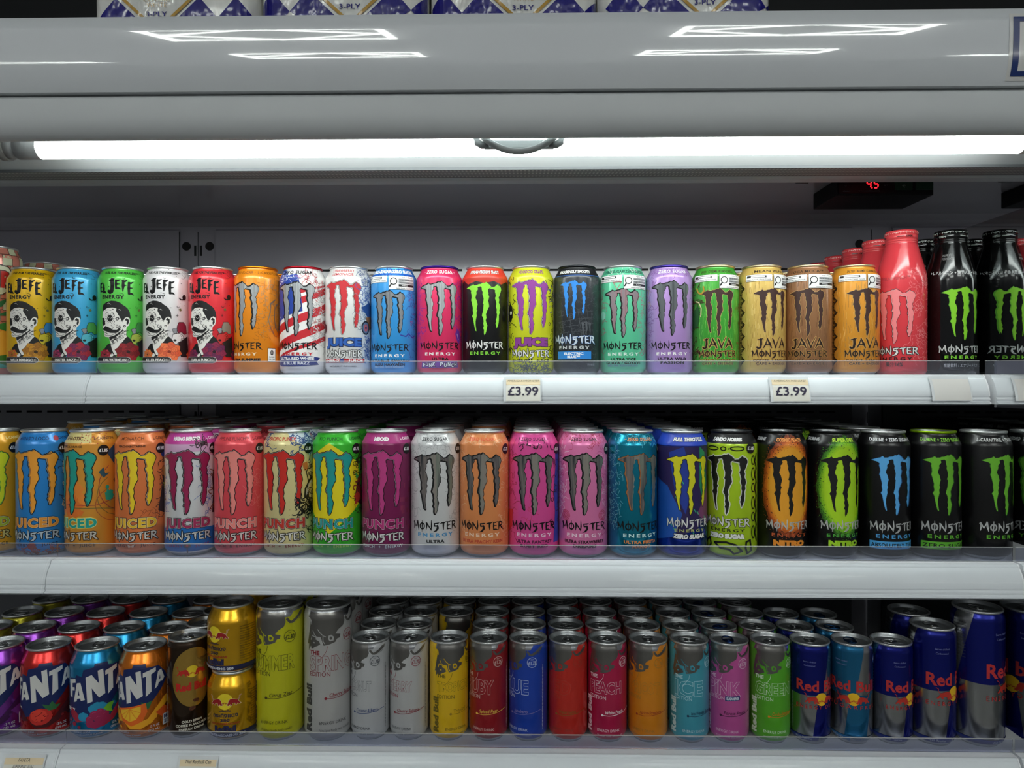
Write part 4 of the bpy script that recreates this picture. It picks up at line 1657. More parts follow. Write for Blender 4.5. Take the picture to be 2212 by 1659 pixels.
# guava
a = Art()
a.scrib('#a8707a', -60, -26, 30, 126, 80, .6, 8, 81)
a.scrib('#a8707a', 26, 60, 30, 120, 80, .6, 8, 82)
a.scrib('#d8e8dc', -40, 40, 141, 152, 24, .6, 7, 84)
a.stroke('#c85a6a', [(-14, 132), (-2, 132), (-8, 122)], .8, closed=True)
a.disc('#8fd8c0', -33, 86, 6)
a.text('#1c5c4c', 'ZERO SUGAR/ZÉRO SUCRE', 2, 147.4, 4, 72, bold=.04)
us_ultra(a, None, None, W0, streak('rosy_foil', ['#8c6c74', '#a8868c', '#94949a', '#a87c84'], .35), OUT1, '#4a3a40', K0, '#dff0e8', [('ULTRA VICE', 36), ('GUAVA / GOYAVE', 52)], K0, 89, 68, 42, True)
a.text('#6a7aa0', 'ENERGY DRINK / BOISSON ÉNERGISANTE', 0, 14.5, 2.6, 44)
TOP.append((make_can('US16', 1340, YT, ZT, 0, '#63d0a2', a, 'mint green can with rosy grey claw marks and a white warning label, top shelf'), 'mint green'))

# wild passion
a = Art()
a.scrib('#8a5aa8', -60, -27, 20, 138, 110, .55, 8, 91)
a.scrib('#c8a070', -60, -32, 60, 130, 20, .8, 6, 92)
a.scrib('#8a5aa8', 30, 60, 20, 138, 60, .55, 8, 93)
a.scrib('#8a5aa8', -50, 50, 140, 152, 50, .5, 6, 95)
us_ultra(a, None, '· ZERO SUGAR', W0, streak('dark_foil', ['#44484c', '#6c7074', '#808488'], .4), ((K0, 1.25),), '#1c1c20', K0, W0, [('ULTRA WILD', 42), ('PASSION', 34)], K0)
TOP.append((make_can('US16', 1438.8, YT, ZT, 7.5, '#b892d4', a, 'lilac can with dark silver claw marks and a purple rim, top shelf', rim='#4c3ca0'), 'lilac'))


def java(body, streak, neck, side, flo, seed):
    a = Art()
    r = random.Random(seed)
    a.lay += 1
    for _ in range(330):
        x, y = r.uniform(-52, 52), r.uniform(10, 140)
        a.stroke(r.choice(streak), [(x, y), (x + r.uniform(-.5, .5), y + r.uniform(2, 5)), (x + r.uniform(-.8, .8), y + r.uniform(6, 11))], r.uniform(.25, .6), new=False, joints=False)
    a.text('#3a2410', neck, -1, 147.2, 3.6, 52, bold=.02)
    for s in side:
        for q in range(7):
            y = 22 + q * 17
            for g in (7.5, 5, 2.5):
                a.stroke('#2c1c10', [(s - 5, y - g), (s + 4, y), (s - 5, y + g)], 1.0)
            a.disc('#2c1c10', s - 4, y + 8.4, 2.4, n=4)
    a.claws('#3e2420', 0, 89.5, 67, .98, (('#d8b070', .8), ('#2c1810', .35)))
    a.glyphs('#2c1a10', 'JAVA', 0, 45.5, 13, 44, '#d8a860', .7)
    a.glyphs('#2a1812', 'MONSTER', 0, 31, 9, 58, '#c89850', .5)
    a.text('#2c1a10', 'COFFEE + ENERGY', 0, 22, 3, 54, bold=.03, space=1.1, out=flo, ow=.04)
    a.text('#2c1a10', 'CAFÉ + ÉNERGIE', 0, 17.2, 3, 46, bold=.03, space=1.1, out=flo, ow=.04)
    warning_label(a, 142.5)
    return a


a = java('#4aac3c', ['#2c8424', '#7ad85a', '#8ae060'], 'IRISH CRÈME IRLANDAISE', (), '#d8c040', 3)
a.stroke('#c8a030', [(-32, 124), (-29, 118), (-24, 116), (-20, 120), (-21, 126)], 2.2)
a.scrib('#4a3414', -60, -27, 16, 138, 110, 1.0, 7, 112)
a.poly('#1e5c20', [(-44, 88), (-30, 100), (-26, 90), (-30, 70), (-46, 66)])
a.stroke('#e8d8a8', [(-34, 106), (-28, 104), (-24, 96), (-25, 84)], 1.6)
a.scrib('#7a5a2c', 31, 60, 30, 110, 40, 1.2, 7, 113)
TOP.append((make_can('US16', 1542, YT, ZT, 8, '#46a83a', a, 'wood-grained green can with brown claw marks and a horseshoe, top shelf', rim='#d8c49a'), 'green wood-grained'))
a = java('#dcb863', ['#a88038', '#b88c40', '#f0d488'], 'MEAN BEAN', (-44,), '#d8a860', 4)
TOP.append((make_can('US16', 1641, YT, ZT, 27.5, '#dcb863', a, 'sand-coloured wood-grained can with brown claw marks, beside the green one, top shelf', rim='#d8c49a'), 'sand-coloured wood-grained'))
a = java('#9a6c48', ['#6c4426', '#7a5030', '#b88660'], 'LOCA MOCA™', (48,), '#c89050', 5)
TOP.append((make_can('US16', 1739, YT, ZT, 0, '#9c6e4a', a, 'mid-brown wood-grained can with dark claw marks, top shelf', rim='#d8c49a'), 'mid-brown wood-grained'))
a = java('#e8a03a', ['#b87424', '#a8804c', '#f0b860'], 'SALTED CARAMEL / CARAMEL SALÉ', (-44,), '#e8b060', 6)
TOP.append((make_can('US16', 1844, YT, ZT, 28.6, '#e89e34', a, 'amber orange wood-grained can with brown claw marks, beside the red bottle, top shelf', rim='#d8c49a'), 'amber wood-grained'))

# tall checkered can at the far left
a = Art()
for i in range(-6, 7):
    for j in range(11):
        x, y = i * 13.5 + (j % 2) * 3, 14 + j * 16.5
        if (i + j) % 2:
            a.poly('#d9dcb6', [(x - 6.4, y), (x + 6.4, y + 1), (x + 6.0, y + 15.5), (x - 6.6, y + 15)])
        a.stroke('#4a2c20', [(x - 6.6, y), (x + 6.6, y + 1), (x + 6.4, y + 16)], .7, new=False)
a.text('#f08c78', 'NALES', 20, 176, 4, 34)
a.outpoly('#4a2c20', [(0, 118), (22, 120), (44, 138), (30, 160), (0, 166)], 1.4)
a.poly('#dfe2c0', [(0, 118), (22, 120), (44, 138), (30, 160), (0, 166)])
a.text('#e0302c', 'R', 28, 142, 22, 15, bold=.05, out='#4a1c14', ow=.05)
for x, y, g in ((30, 92, 16), (18, 104, 14), (44, 82, 12)):
    a.poly('#2c7a48', [(x - g, y - 4), (x - 3, y + 3), (x + g, y + 12), (x + 3, y - 3)])
a.blob('#e8922c', 30, 42, 26, 30, .02, 40, 3)
a.blob('#f0b23a', 24, 48, 15, 18, .03, 40, 4)
a.poly('#3a8c3c', [(10, 72), (26, 66), (44, 74), (28, 80)])
a.rect('#2cb09c', -70, 12, 70, 20)
a.poly('#3a7a2c', [(6, 24), (30, 14), (50, 22), (38, 34), (20, 30)])
AZ = make_can('AZ', -14, 1.05, ZT, -18, '#e8907c', a, 'tall salmon checkered can with mango picture at the left end of the top shelf', rim=SIL)
P = at(100, 829.5, 1.05 + .148)
dup(AZ, (P.x, 1.05 + .148, ZT), 'tall salmon checkered can standing behind the yellow and blue skull-man cans')

# ---- bottles
BOT = [(23.5, 0), (27, 1), (31.5, 3), (33.1, 8), (33.1, 134), (32.6, 141), (31.0, 150), (28.4, 160), (25.6, 170), (23.2, 179), (21.2, 186), (20.2, 189.5)]


def bottle(px, Y, psi, body, art, label, capc, capink):
    P = Vector((PX.get((px, Y), at(px, 829.5, Y).x), Y, 0))
    rot = face_rot(P.x, Y) + rad(psi)
    e = thing('drink_bottle', label, 'bottle', (P.x, Y, ZT), 0)
    wrap_body('bottle_body', BOT, mat(body, 'gloss'), art, e, None, turn=rot)
    ca = Art()
    for i in range(-3, 4):
        for k in (-1, 1):
            ca.stroke(capink, [(i * 17 + k * 1.5, 13.5), (i * 17 + k * 4, 15.4), (i * 17 + k * 5.6, 14), (i * 17 + k * 4.4, 12.6)], .6)
        ca.disc(capink, i * 17, 14, 1.1)
        ca.disc(capink, i * 17 + 8.5, 14, .5)
    ca.text(capink if capc != '#e84a50' else '#2a1010', 'OPEN', 16, 8.6, 2.6, 9, bold=.03)
    ca.stroke(capink if capc != '#e84a50' else '#2a1010', [(1, 8.6), (9, 8.6)], 1.1)
    ca.text(capink if capc != '#e84a50' else '#2a1010', 'OPEN', -22, 8.6, 2.6, 9, bold=.03)
    cp = [(20.6, 0), (20.9, .3), (20.9, 1.4), (20.2, 1.8), (20.2, 2.4), (21.1, 2.8), (21.1, 4.0), (20.3, 4.4), (20.3, 5.0), (21.3, 5.6), (21.3, 10.6), (20.8, 11.0), (20.8, 11.6), (21.5, 12.2), (21.5, 16.4), (20.6, 18), (18.6, 18.6), (15, 18.6)]
    c = wrap_body('bottle_cap', cp, mat(capc, 'gloss'), ca, e, turn=rot)
    c.location = (0, 0, .189)
    return e


a = Art()
a.text('#a01c28', 'PIPELINE PUNCH™', 0, 137, 4, 40, bold=.015, arc=.004)
a.scrib('#f07c80', 20, 62, 20, 150, 110, .55, 9, 121)
a.scrib('#f07c80', -62, -26, 20, 120, 70, .55, 9, 122)
for x, y in ((34, 96), (38, 60), (44, 130)):
    for q in range(5):
        t = 2 * pi * q / 5
        a.stroke('#f48c90', [(x + 2 * cos(t), y + 2 * sin(t)), (x + 6 * cos(t - .3), y + 6 * sin(t - .3)), (x + 7.5 * cos(t + .2), y + 7.5 * sin(t + .2)), (x + 2 * cos(t + .5), y + 2 * sin(t + .5))], .7)
a.claws('#f4868a', 0, 84, 76, 1, ((K0, 1.2), ('#f8c8c8', .5)), '#e86a70')
a.glyphs(W0, 'MONSTER', 0, 35, 9.5, 64, K0, .8)
a.text('#2a0c10', 'ENERGY', 0, 24, 4.2, 46, bold=.03, space=1.4)
a.text('#2a0c10', '果汁16%', 0, 16, 5, 22, bold=.02)
RB = bottle(1946, YT, -15, '#e2434c', a, 'red aluminium bottle with pink claw marks, foremost of the red bottles', '#e84a50', '#f4b0a8')


def blackart():
    a = Art()
    a.text('#e6e6e6', '+ L-アルギニン + 高麗人参 + L-カルニチン +', 0, 144, 4, 92, bold=.01, arc=.001)
    a.text('#9a9a9a', '2027年 5月', -24, 170, 3, 14, bold=.0)
    a.text('#9a9a9a', 'F2524221OM', -22, 165, 3, 17, bold=.0)
    a.claws('#5cae1a', 0, 87, 76, 1)
    a.claws('#86d020', -.6, 87, 75, .94)
    a.glyphs('#d6d8d6', 'MONSTER', 0, 37, 9.5, 66)
    a.text('#7ac82c', 'ENERGY', 0, 26, 4.4, 50, bold=.035, space=1.5)
    a.text('#c0c2c0', '炭酸飲料 / エナジードリンク', 0, 14.5, 4, 52, bold=.01)
    return a


BB = bottle(2052, YT, 32, '#08090a', blackart(), 'black aluminium bottle with green claw marks, foremost of the black bottles', '#0c0d0e', '#a8b0a8')
for k in range(1, 5):
    dup(RB, (RB.location.x, YT + .0695 * k, ZT), 'red aluminium bottle, number %s in the line of red bottles behind the front one' % ['', 'two', 'three', 'four', 'five'][k], RB.rotation_euler.z + rad(20 * k))
for k in range(1, 4):
    dup(BB, (BB.location.x, YT + .0695 * k, ZT), 'black aluminium bottle, number %s in the line of black bottles behind the front one' % ['', 'two', 'three', 'four'][k], BB.rotation_euler.z + rad(33 * k))
for c_, nm in TOP:
    if nm.split()[0] in ('leaf', 'white', 'red', 'orange', 'sand-coloured', 'mid-brown', 'amber'):
        dup(c_, (c_.location.x, YT + .069, ZT), '%s can behind its twin on the top shelf' % nm, c_.rotation_euler.z + rad(rnd.uniform(-30, 30)))

# ------------------------------------------------------------------ middle shelf
MID = []


def mid(px, psi, body, a, label, nm, tab=0, rim=SIL, skip=(), n=5, **k):
    e = make_can('M500', px, YM, ZM, psi, body, a, label + ', front of the middle shelf', rim=rim, tab=tab, **k)
    MID.append((e, nm, skip, n))
    return e


def mneck(a, c, t, w=40, side=True, b=.02, x=0):
    a.text(c, t, x, 157.2, 4.4, w, bold=b)
    if side:
        a.text(c, 'L-CARNITINE', 44, 157.2, 3.6, 30, bold=.02)


# 0 gold
a = Art()
mneck(a, '#f6e6a0', 'GOLD RIO', 30)
a.claws('#d8e020', 0, 100, 84, 1.05, (('#4c3c10', 1.6), ('#5ca83c', .9)))
juiced(a, 'JUICED', '#a8b82c', '#2c2410', '#d8cc80', 'ENERGY  +  JUICE', '#5c4410', '#2c2410')
price_dot(a, '£1.85')
mid(-10, -28, '#eba91c', a, 'golden yellow can with lime claw marks at the left end', 'golden yellow', skip=(1, 2))
# 1 mango loco
a = Art()
mneck(a, '#10306c', 'MANGO LOCO', 42)
a.disc('#c03c4c', 30, 157, 3.6)
m500(a, '#f2a232', OUT3(), '#c87818', 1.04)
a.scrib(K0, 34, 62, 120, 146, 60, .7, 8, 203)
a.blob('#c8c8b8', 45, 118, 8, 14, .06)
a.scrib('#3a3a34', 38, 52, 106, 130, 40, .6, 5, 204)
a.disc('#2a2a44', 45, 122, 2.6, 3.6)
a.stroke('#dcd8c8', [(38, 96), (43, 84), (37, 66), (48, 60)], 2.6)
a.stroke(K0, [(38, 96), (43, 84), (37, 66), (48, 60)], .5)
a.scrib('#1c2c5c', 38, 62, 50, 100, 60, .8, 7, 205)
juiced(a, 'JUICED', '#e8962c', K0, '#c8d4dc', 'ENERGY  +  JUICE', '#0e1c44')
a.blob('#a83028', 0, 14.5, 5, 5, .2)
a.scrib('#a84c3c', -20, 40, 5, 11, 40, 1.2, 6, 206)
price_dot(a, '£1.85')
mid(96, -26.5, '#2a8ad8', a, 'azure blue can with orange claw marks and a skeleton drawing', 'azure orange-claw', skip=(1, 3))
# 2 khaotic
a = Art()
a.rect('#e8d890', -40, 151, 26, 165)
a.dots('#c84c3c', 10, 50, 150, 164, 60, .4, .8, 3)
mneck(a, '#5c2a10', 'KHAOTIC', 30, True, .03)
a.text('#5c3a10', 'TROPICAL ORANGE', -2, 146.5, 2.6, 34, bold=.03)
a.blob('#f08c30', -2, 78, 22, 24, .22, 40, 6)
a.blob('#e87828', 2, 66, 14, 14, .3, 40, 7)
for q in range(3):
    a.stroke(['#a83040', '#7c7038', '#b85a34'][q], [(60 + cos(t * .35) * (26 + q * 2), 92 - q * 12 + sin(t * .35) * (32 - q * 4)) for t in range(6, 15)], .8)
a.stroke('#a83040', [(-10, 70), (30, 68), (60, 76)], .8)
a.stroke('#6c7038', [(-6, 66), (34, 64), (60, 60)], .8)
a.blob('#1ca890', 48, 80, 6.5, 8, .25, 30, 9)
a.disc('#1ca890', 45, 91, 2.6)
a.poly('#2a4a6c', [(44, 138), (58, 150), (66, 134), (58, 118), (52, 126)])
a.poly('#2a5a6c', [(34, 112), (40, 118), (42, 110), (48, 110), (40, 104)])
a.poly('#1c1c2c', [(54, 100), (62, 108), (66, 96), (58, 92)])
m500(a, '#1ca492', OUT3('#0d0d10', '#7ad0c0'), '#107a70', 1.04)
juiced(a, 'JUICED', '#1ca492', '#3a2410', '#dcd8cc', 'ENERGY  +  JUICE', '#4c3410', '#e8e050')
price_dot(a, '£1.85', 40, 141)
mid(200, -47.5, '#e8a03a', a, 'mustard orange can with teal claw marks turned left', 'mustard teal-claw')
# 3 monarch
a = Art()
mneck(a, '#6c2c10', 'MONARCH', 33, True, .01)
a.text('#4c2410', 'PEACH NECTARINE', 0, 147, 2.5, 36, bold=.035)
m500(a, '#f6d626', OUT3(), '#e0902c', 1.03)
a.poly('#3c2630', [(34, 60), (42, 102), (50, 112), (58, 96), (56, 66), (46, 54)])
a.stroke('#c8c040', [(43, 96), (46, 84), (47, 74)], 1.6)
a.poly('#2c3c8c', [(34, 146), (44, 142), (50, 128), (40, 132)])
a.scrib('#3c2024', 36, 60, 50, 146, 70, .8, 8, 212)
a.poly('#c87838', [(40, 116), (50, 122), (50, 106), (42, 106)])
a.poly('#2c3040', [(-46, 78), (-36, 70), (-34, 60), (-46, 58)])
a.scrib('#a8502c', 4, 34, 56, 66, 6, .5, 10, 214)
juiced(a, 'JUICED', '#f2c22c', K0, '#e6e0d8', 'ENERGY  +  JUICE', '#6c2c14')
a.poly('#f4d0b0', [(-5, 18), (0, 15), (5, 18), (3, 13), (0, 14), (-3, 13)])
price_dot(a, '£1.85')
mid(307, -24.3, '#f0844a', a, 'peach orange can with yellow claw marks and butterfly wings', 'peach orange butterfly', skip=(1,), tab=160)
# 4 viking
a = Art()
a.rect('#c43c98', -104, 150, 104, 165)
a.poly('#dcb0d4', [(-104, 150), (104, 150), (104, 138), (40, 132), (20, 140), (-20, 140), (-40, 132), (-104, 138)])
mneck(a, W0, 'VIKING BERRY®', 40, True, .06)
a.scrib('#2a2024', 12, 28, 147, 152, 26, .9, 6, 220)
a.scrib('#2a6cc0', -40, -22, 60, 130, 30, .5, 9, 221)
a.scrib('#2a6cc0', 24, 34, 56, 130, 30, .5, 9, 222)
a.stroke('#c8a030', [(-36, 118), (-36, 108), (-38, 96)], 3.2)
a.stroke('#8a5c2c', [(-37, 76), (-33, 76)], 1.6)
a.stroke('#8a5c2c', [(-35, 80), (-36, 64)], 1.6)
a.poly('#4c2430', [(36, 56), (38, 84), (36, 104), (42, 124), (52, 120), (56, 54)])
a.scrib('#8a4c30', 34, 54, 60, 130, 40, 1.4, 6, 223)
a.rect('#1c6cb8', -104, 8, 104, 38)
a.poly('#1c6cb8', [(-104, 37), (-30, 37), (0, 40), (34, 38), (104, 40), (104, 30), (-104, 30)])
m500(a, '#9c1c50', OUT3(), '#7c1440', 1.05)
juiced(a, 'JUICED', '#a42a58', K0, '#e6e6e4', 'ENERGY  +  JUICE', '#8a2460')
a.disc('#5c5c60', 2, 15.8, 4.6, 3)
a.text('#e03040', '+', 2, 15.8, 3, 3, bold=.05)
a.stroke('#5c5c60', [(2, 13), (2, 6)], 1.4)
price_dot(a, '£1.85')
mid(413, -12.4, '#e6e8ea', a, 'white can with crimson claw marks, pink neck and blue foot', 'white crimson-claw', tab=120)
# 5 pipeline
a = Art()
mneck(a, '#7c1c24', 'PIPELINE PUNCH™', 46, True, .01)
m500(a, '#f49088', OUT3('#0d0d10', '#f8d8d0'), '#e87068', 1.0)
a.scrib('#f4787c', 26, 62, 20, 120, 80, .6, 9, 230)
juiced(a, 'PUNCH', '#f48c84', K0, '#eae0dc', 'PUNCH  &  ENERGY', '#5c141c')
price_dot(a, '£1.85')
mid(519, -18.6, '#ee525c', a, 'coral red can with pale pink claw marks', 'coral red', skip=(1,), tab=100)
# 6 pacific
a = Art()
a.poly('#c8d4dc', [(8, 165), (60, 165), (60, 140), (40, 134), (30, 148), (16, 156)])
a.scrib('#1c4c8c', -40, -20, 146, 165, 20, .9, 8, 240)
a.scrib('#1c4c8c', 12, 56, 140, 165, 60, 1.0, 9, 241)
mneck(a, '#c83020', 'PACIFIC PUNCH', 42, False, .03)
a.dots('#6c5c2c', -50, 50, 14, 150, 120, .2, .5, 4)
m500(a, '#d0281c', OUT3(), '#a81c14', 1.03)
a.stroke('#14161c', [(34, 114), (38, 100), (36, 88)], 1.4)
a.poly('#c87a3c', [(28, 124), (36, 126), (38, 116), (31, 114)])
a.stroke('#14161c', [(52, 106), (40, 100), (33, 90), (32, 80), (36, 76), (38, 82)], 2.6)
a.stroke('#c8ccd0', [(50, 102), (40, 96), (36, 88), (35, 82)], 1.6)
a.scrib('#14161c', 24, 58, 54, 76, 60, 1.4, 10, 244)
a.scrib('#14161c', 38, 60, 30, 130, 60, 1.0, 9, 245)
juiced(a, 'PUNCH', '#c03022', K0, '#eceae4', 'PUNCH  +  ENERGY', '#a83020')
price_dot(a, '£1.85')
mid(628, -19, '#eadc9e', a, 'pale sand can with red claw marks and a black wave', 'pale sand red-claw', tab=90)
# 7 rio
a = Art()
mneck(a, '#0c3c1c', 'RIO PUNCH', 36, True, .01)
a.poly('#ecd818', [(0, 152), (42, 124), (44, 70), (0, 32), (-44, 70), (-42, 124)])
m500(a, '#159a94', OUT3(), '#107874', 1.03)
a.poly('#2a1c1c', [(34, 74), (40, 100), (46, 104), (52, 66)])
a.scrib('#2c1c14', 34, 60, 60, 146, 80, .9, 9, 251)
a.scrib('#8a2c24', 38, 58, 70, 110, 30, 1.6, 6, 252)
a.poly('#b83828', [(33, 80), (40, 86), (48, 80), (42, 72), (34, 68), (37, 76)])
a.poly('#3aa044', [(36, 112), (44, 106), (38, 102)])
juiced(a, 'PUNCH', '#159a94', K0, '#eceae4', 'PUNCH  +  ENERGY', '#a8e048')
price_dot(a, '£1.75')
mid(734, -20, '#3cbf30', a, 'green can with a yellow diamond and teal claw marks', 'green and yellow', tab=100)
# 8 mixxd
a = Art()
a.rect('#b02c7c', -104, 151, 104, 165)
mneck(a, W0, 'MIXXD', 22, True, .08)
r = random.Random(12)
for q in range(34):
    x = r.choice((-1, 1)) * r.uniform(26, 50)
    y = r.uniform(30, 146)
    c = r.choice(('#a8347c', '#b04c8c', '#982c58', '#7c1440'))
    for s_ in range(r.randint(1, 3)):
        a.rect(c, x + s_ * 2.6, y, x + s_ * 2.6 + 2, y + 6, new=False)
m500(a, '#c23c84', OUT3('#14060e', '#eccce0'), '#9c2464', 1.0)
juiced(a, 'PUNCH', '#b83078', '#14060e', '#eceae8', 'PUNCH  +  ENERGY', '#eceae8')
price_dot(a, '£1.85')
mid(837, -13.5, '#86205a', a, 'plum purple can with magenta claw marks', 'plum purple', skip=(1,), tab=170)


def ultra(body, m, neckc, line, lc, enc, deco, wc=K0, mc=99, mh=80, wv=43, outs=OUT1, neck='· ZERO SUGAR ·', dark='#26262a', price='£1.85'):
    a = Art()
    for args in deco:
        a.scrib(*args)
    a.text(neckc, neck, 0, 157.2, 4.4, 46, bold=.03, space=1.15)
    a.claws(m, 0, mc, mh, 1.0, outs, dark)
    a.glyphs(wc, 'MONSTER', 0, wv, 10.5, 66)
    a.text(enc, 'ENERGY', 1, wv - 11.5, 4.4, 50, bold=.04, space=1.5)
    y = wv - 20
    for t, w in line:
        a.text(lc, t, 1, y, 3.8, w, bold=.05, space=1.1)
        y -= 5.6
    if price:
        price_dot(a, price)
    return a


FOILM = streak('iridescent_foil', ['#44484c', '#8c8480', '#5c5c60', '#8c9488', '#a09890'], .45, .3, .8)
a = ultra('#e2e2e2', FOILM, '#3a3c40', [('ULTRA', 24)], '#1c2024', '#4c94c4',
          [('#8e9094', -60, -24, 50, 146, 90, .35, 9, 261), ('#a0a2a6', 22, 60, 30, 146, 90, .35, 9, 262), ('#a0a2a6', -30, 30, 140, 165, 40, .35, 9, 263)])
mid(942.5, -2, '#dedfe0', a, 'silvery white can with dark silver claw marks', 'silvery white', tab=90)
a = ultra('#f59a58', FOILM, '#f0603c', [('ULTRA PEACHY KEEN', 60)], '#c84c30', '#f8d8bc',
          [('#f8c498', -60, -26, 30, 160, 90, .6, 7, 265), ('#f8c498', 28, 60, 20, 160, 90, .6, 7, 266), ('#f8c498', -40, 40, 150, 165, 40, .5, 6, 267)], price='£1.75')
mid(1046.5, -8.5, '#f2985c', a, 'apricot orange can with dark foil claw marks', 'apricot orange foil-claw', skip=(1,), tab=80)
a = ultra('#ee4a9c', FOILM, '#6c1c4c', [('ULTRA FANTASY', 52), ('RUBY RED', 38)], '#5c1440', '#f8d4e8',
          [('#c02c5c', -60, -28, 30, 140, 60, 1.0, 9, 270), ('#e0406c', -20, 0, 44, 70, 8, .5, 12, 274)])
a.poly('#2c4cb8', [(34, 146), (60, 150), (60, 20), (30, 20), (34, 60), (31, 90), (35, 120)])
a.scrib(K0, 30, 60, 40, 150, 50, .9, 9, 271)
a.poly('#d82c3c', [(-60, 60), (-32, 64), (-34, 40), (-60, 20)])
a.scrib(K0, -26, 26, 148, 152, 14, .8, 5, 272)
a.glyphs(K0, 'MONSTER', 0, 43, 10.5, 66)
price_dot(a, '£1.85')
mid(1151, 0, '#ee56a4', a, 'hot pink can with silver claws and a blue right flank', 'hot pink blue-flank', tab=20)
a = ultra('#ee7cb4', FOILM, '#4c2034', [('ULTRA STRAWBERRY', 58), ('DREAMS', 32)], '#3c1428', '#f8d8e8',
          [('#f8c8e0', -60, -27, 60, 150, 60, .9, 9, 280), ('#c8387c', -60, -27, 40, 160, 50, .5, 9, 281), ('#f8c8e0', 26, 60, 40, 150, 50, .8, 9, 282),
           ('#c8387c', 26, 60, 30, 160, 50, .5, 9, 283), ('#c83c5c', -36, 36, 150, 165, 40, .5, 9, 284)])
for x in (-26, 27):
    for q in (6.5, 4.5, 2.4):
        a.stroke('#c83c5c', [(x + q * cos(t * .5), 57 + q * sin(t * .5)) for t in range(13)], .6, closed=True)
mid(1255, 3, '#ee82b8', a, 'rose pink can with brown foil claw marks and candy swirls', 'rose pink candy', tab=0)
a = ultra('#1494b4', FOILM, '#f09050', [('ULTRA FIESTA', 48), ('MANGO', 26)], '#e88a48', '#d0f0f0',
          [('#7cb8c8', -62, -27, 40, 146, 110, .4, 8, 290), ('#5cb8cc', -40, 40, 150, 165, 40, .5, 6, 291)], outs=((K0, 1.2), ('#b8703c', .7)), dark='#b8703c')
a.claws(FOILM, .5, 99, 79, .9)
mid(1364, 21, mat('#1597b6', 'metalprint'), a, 'teal blue can with copper-edged claw marks', 'teal copper-claw', tab=10)
# blue throttle
a = Art()
a.rect('#2a4cc8', -104, 149, 104, 165)
a.poly('#2a1c54', [(-60, 148), (60, 148), (50, 90), (30, 60), (10, 40), (-20, 30), (-60, 50)])
a.poly('#1c54b0', [(-60, 110), (-30, 96), (-10, 60), (-20, 30), (-60, 20)])
a.poly('#203c9c', [(-28, 140), (-8, 148), (4, 100), (-6, 60), (-20, 90)])
a.poly('#1c8a5c', [(14, 148), (24, 140), (30, 100), (22, 70), (14, 96)])
a.poly('#3cb878', [(14, 122), (22, 132), (26, 112), (20, 98)])
a.poly('#7c3c6c', [(10, 60), (30, 44), (48, 60), (40, 100), (28, 90)])
for q in range(9):
    x, y = rnd.uniform(-30, 32), rnd.uniform(30, 120)
    a.stroke('#3cc08c', [(x, y), (x + 2.4, y - 4)], 1.1)
a.text(W0, 'FULL THROTTLE', 0, 157.2, 4.6, 46, bold=.055, shear=.2, out=K0, ow=.05)
a.claws('#ded81e', 0, 99, 80, 1.0, ((K0, .7),))
a.glyphs(W0, 'MONSTER', 0, 48, 10.5, 62, K0, .45)
a.text('#b8c070', 'ENERGY', 1, 38.5, 3.8, 42, bold=.025, space=1.4)
a.text(W0, 'ZERO SUGAR', 0, 30.5, 5, 45, bold=.07, shear=.2, out=K0, ow=.08, arc=.002)
mid(1471, 19, mat('#1c3cae', 'metalprint'), a, 'dark blue can with yellow claw marks', 'dark blue yellow-claw', tab=0)
# lime
a = Art()
a.rect('#121214', -104, 151.5, 104, 165)
a.text(W0, 'LANDO NORRIS', 0, 157.2, 4.2, 44, bold=.08, shear=.25)


def blobring(a, pts, w, c='#131410'):
    a.stroke(c, pts, w, closed=True)


for x, y, rx, ry in ((-20, 145, 9, 2.6), (-4, 145, 3.4, 2.4), (14, 145.5, 9, 2.6)):
    a.stroke('#131410', [(x + rx * cos(t * .5), y + ry * sin(t * .5)) for t in range(13)], 1.5, closed=True)
a.disc('#131410', 3, 145, .9)
for sx_, x0 in ((-1, -40), (1, 38)):
    for q, y in enumerate((130, 112, 94, 74, 56, 36)):
        a.stroke('#131410', [(x0 + sx_ * 3 * cos(t * .5), y + 8 * sin(t * .5) * (1 if q % 2 else .7)) for t in range(13)], 1.6, closed=True)
        a.stroke('#131410', [(x0 + sx_ * 8, y + 8), (x0 + sx_ * 4, y - 2), (x0 + sx_ * 9, y - 12)], 2.6)
a.claws('#131410', 0, 99, 80, 1.0, (('#eef0e4', 1.4),))
a.glyphs('#eef0e8', 'MONSTER', 0, 49, 10.5, 64, '#131410', .6)
a.text('#2c3010', 'ENERGY', 1, 38.8, 3.8, 46, bold=.025, space=1.4)
a.text('#eef0e8', 'ZERO SUGAR', 0, 31, 5.2, 48, bold=.09, out='#131410', ow=.05)
for pts in ([(-30, 22), (-24, 26), (-22, 18), (-28, 10), (-34, 14)], [(-16, 21), (0, 23), (12, 20), (20, 12), (10, 8), (4, 14), (-8, 15)], [(26, 24), (32, 26), (34, 12), (28, 8), (25, 16)]):
    a.stroke('#131410', pts, 2.6, closed=True)
price_dot(a, '£1.85', 33, 146)
mid(1583, -11, '#b9de24', a, 'lime green can with black claw marks and black neck', 'lime green black-claw', tab=0, rim='#3a3c3e', skip=(1, 2))


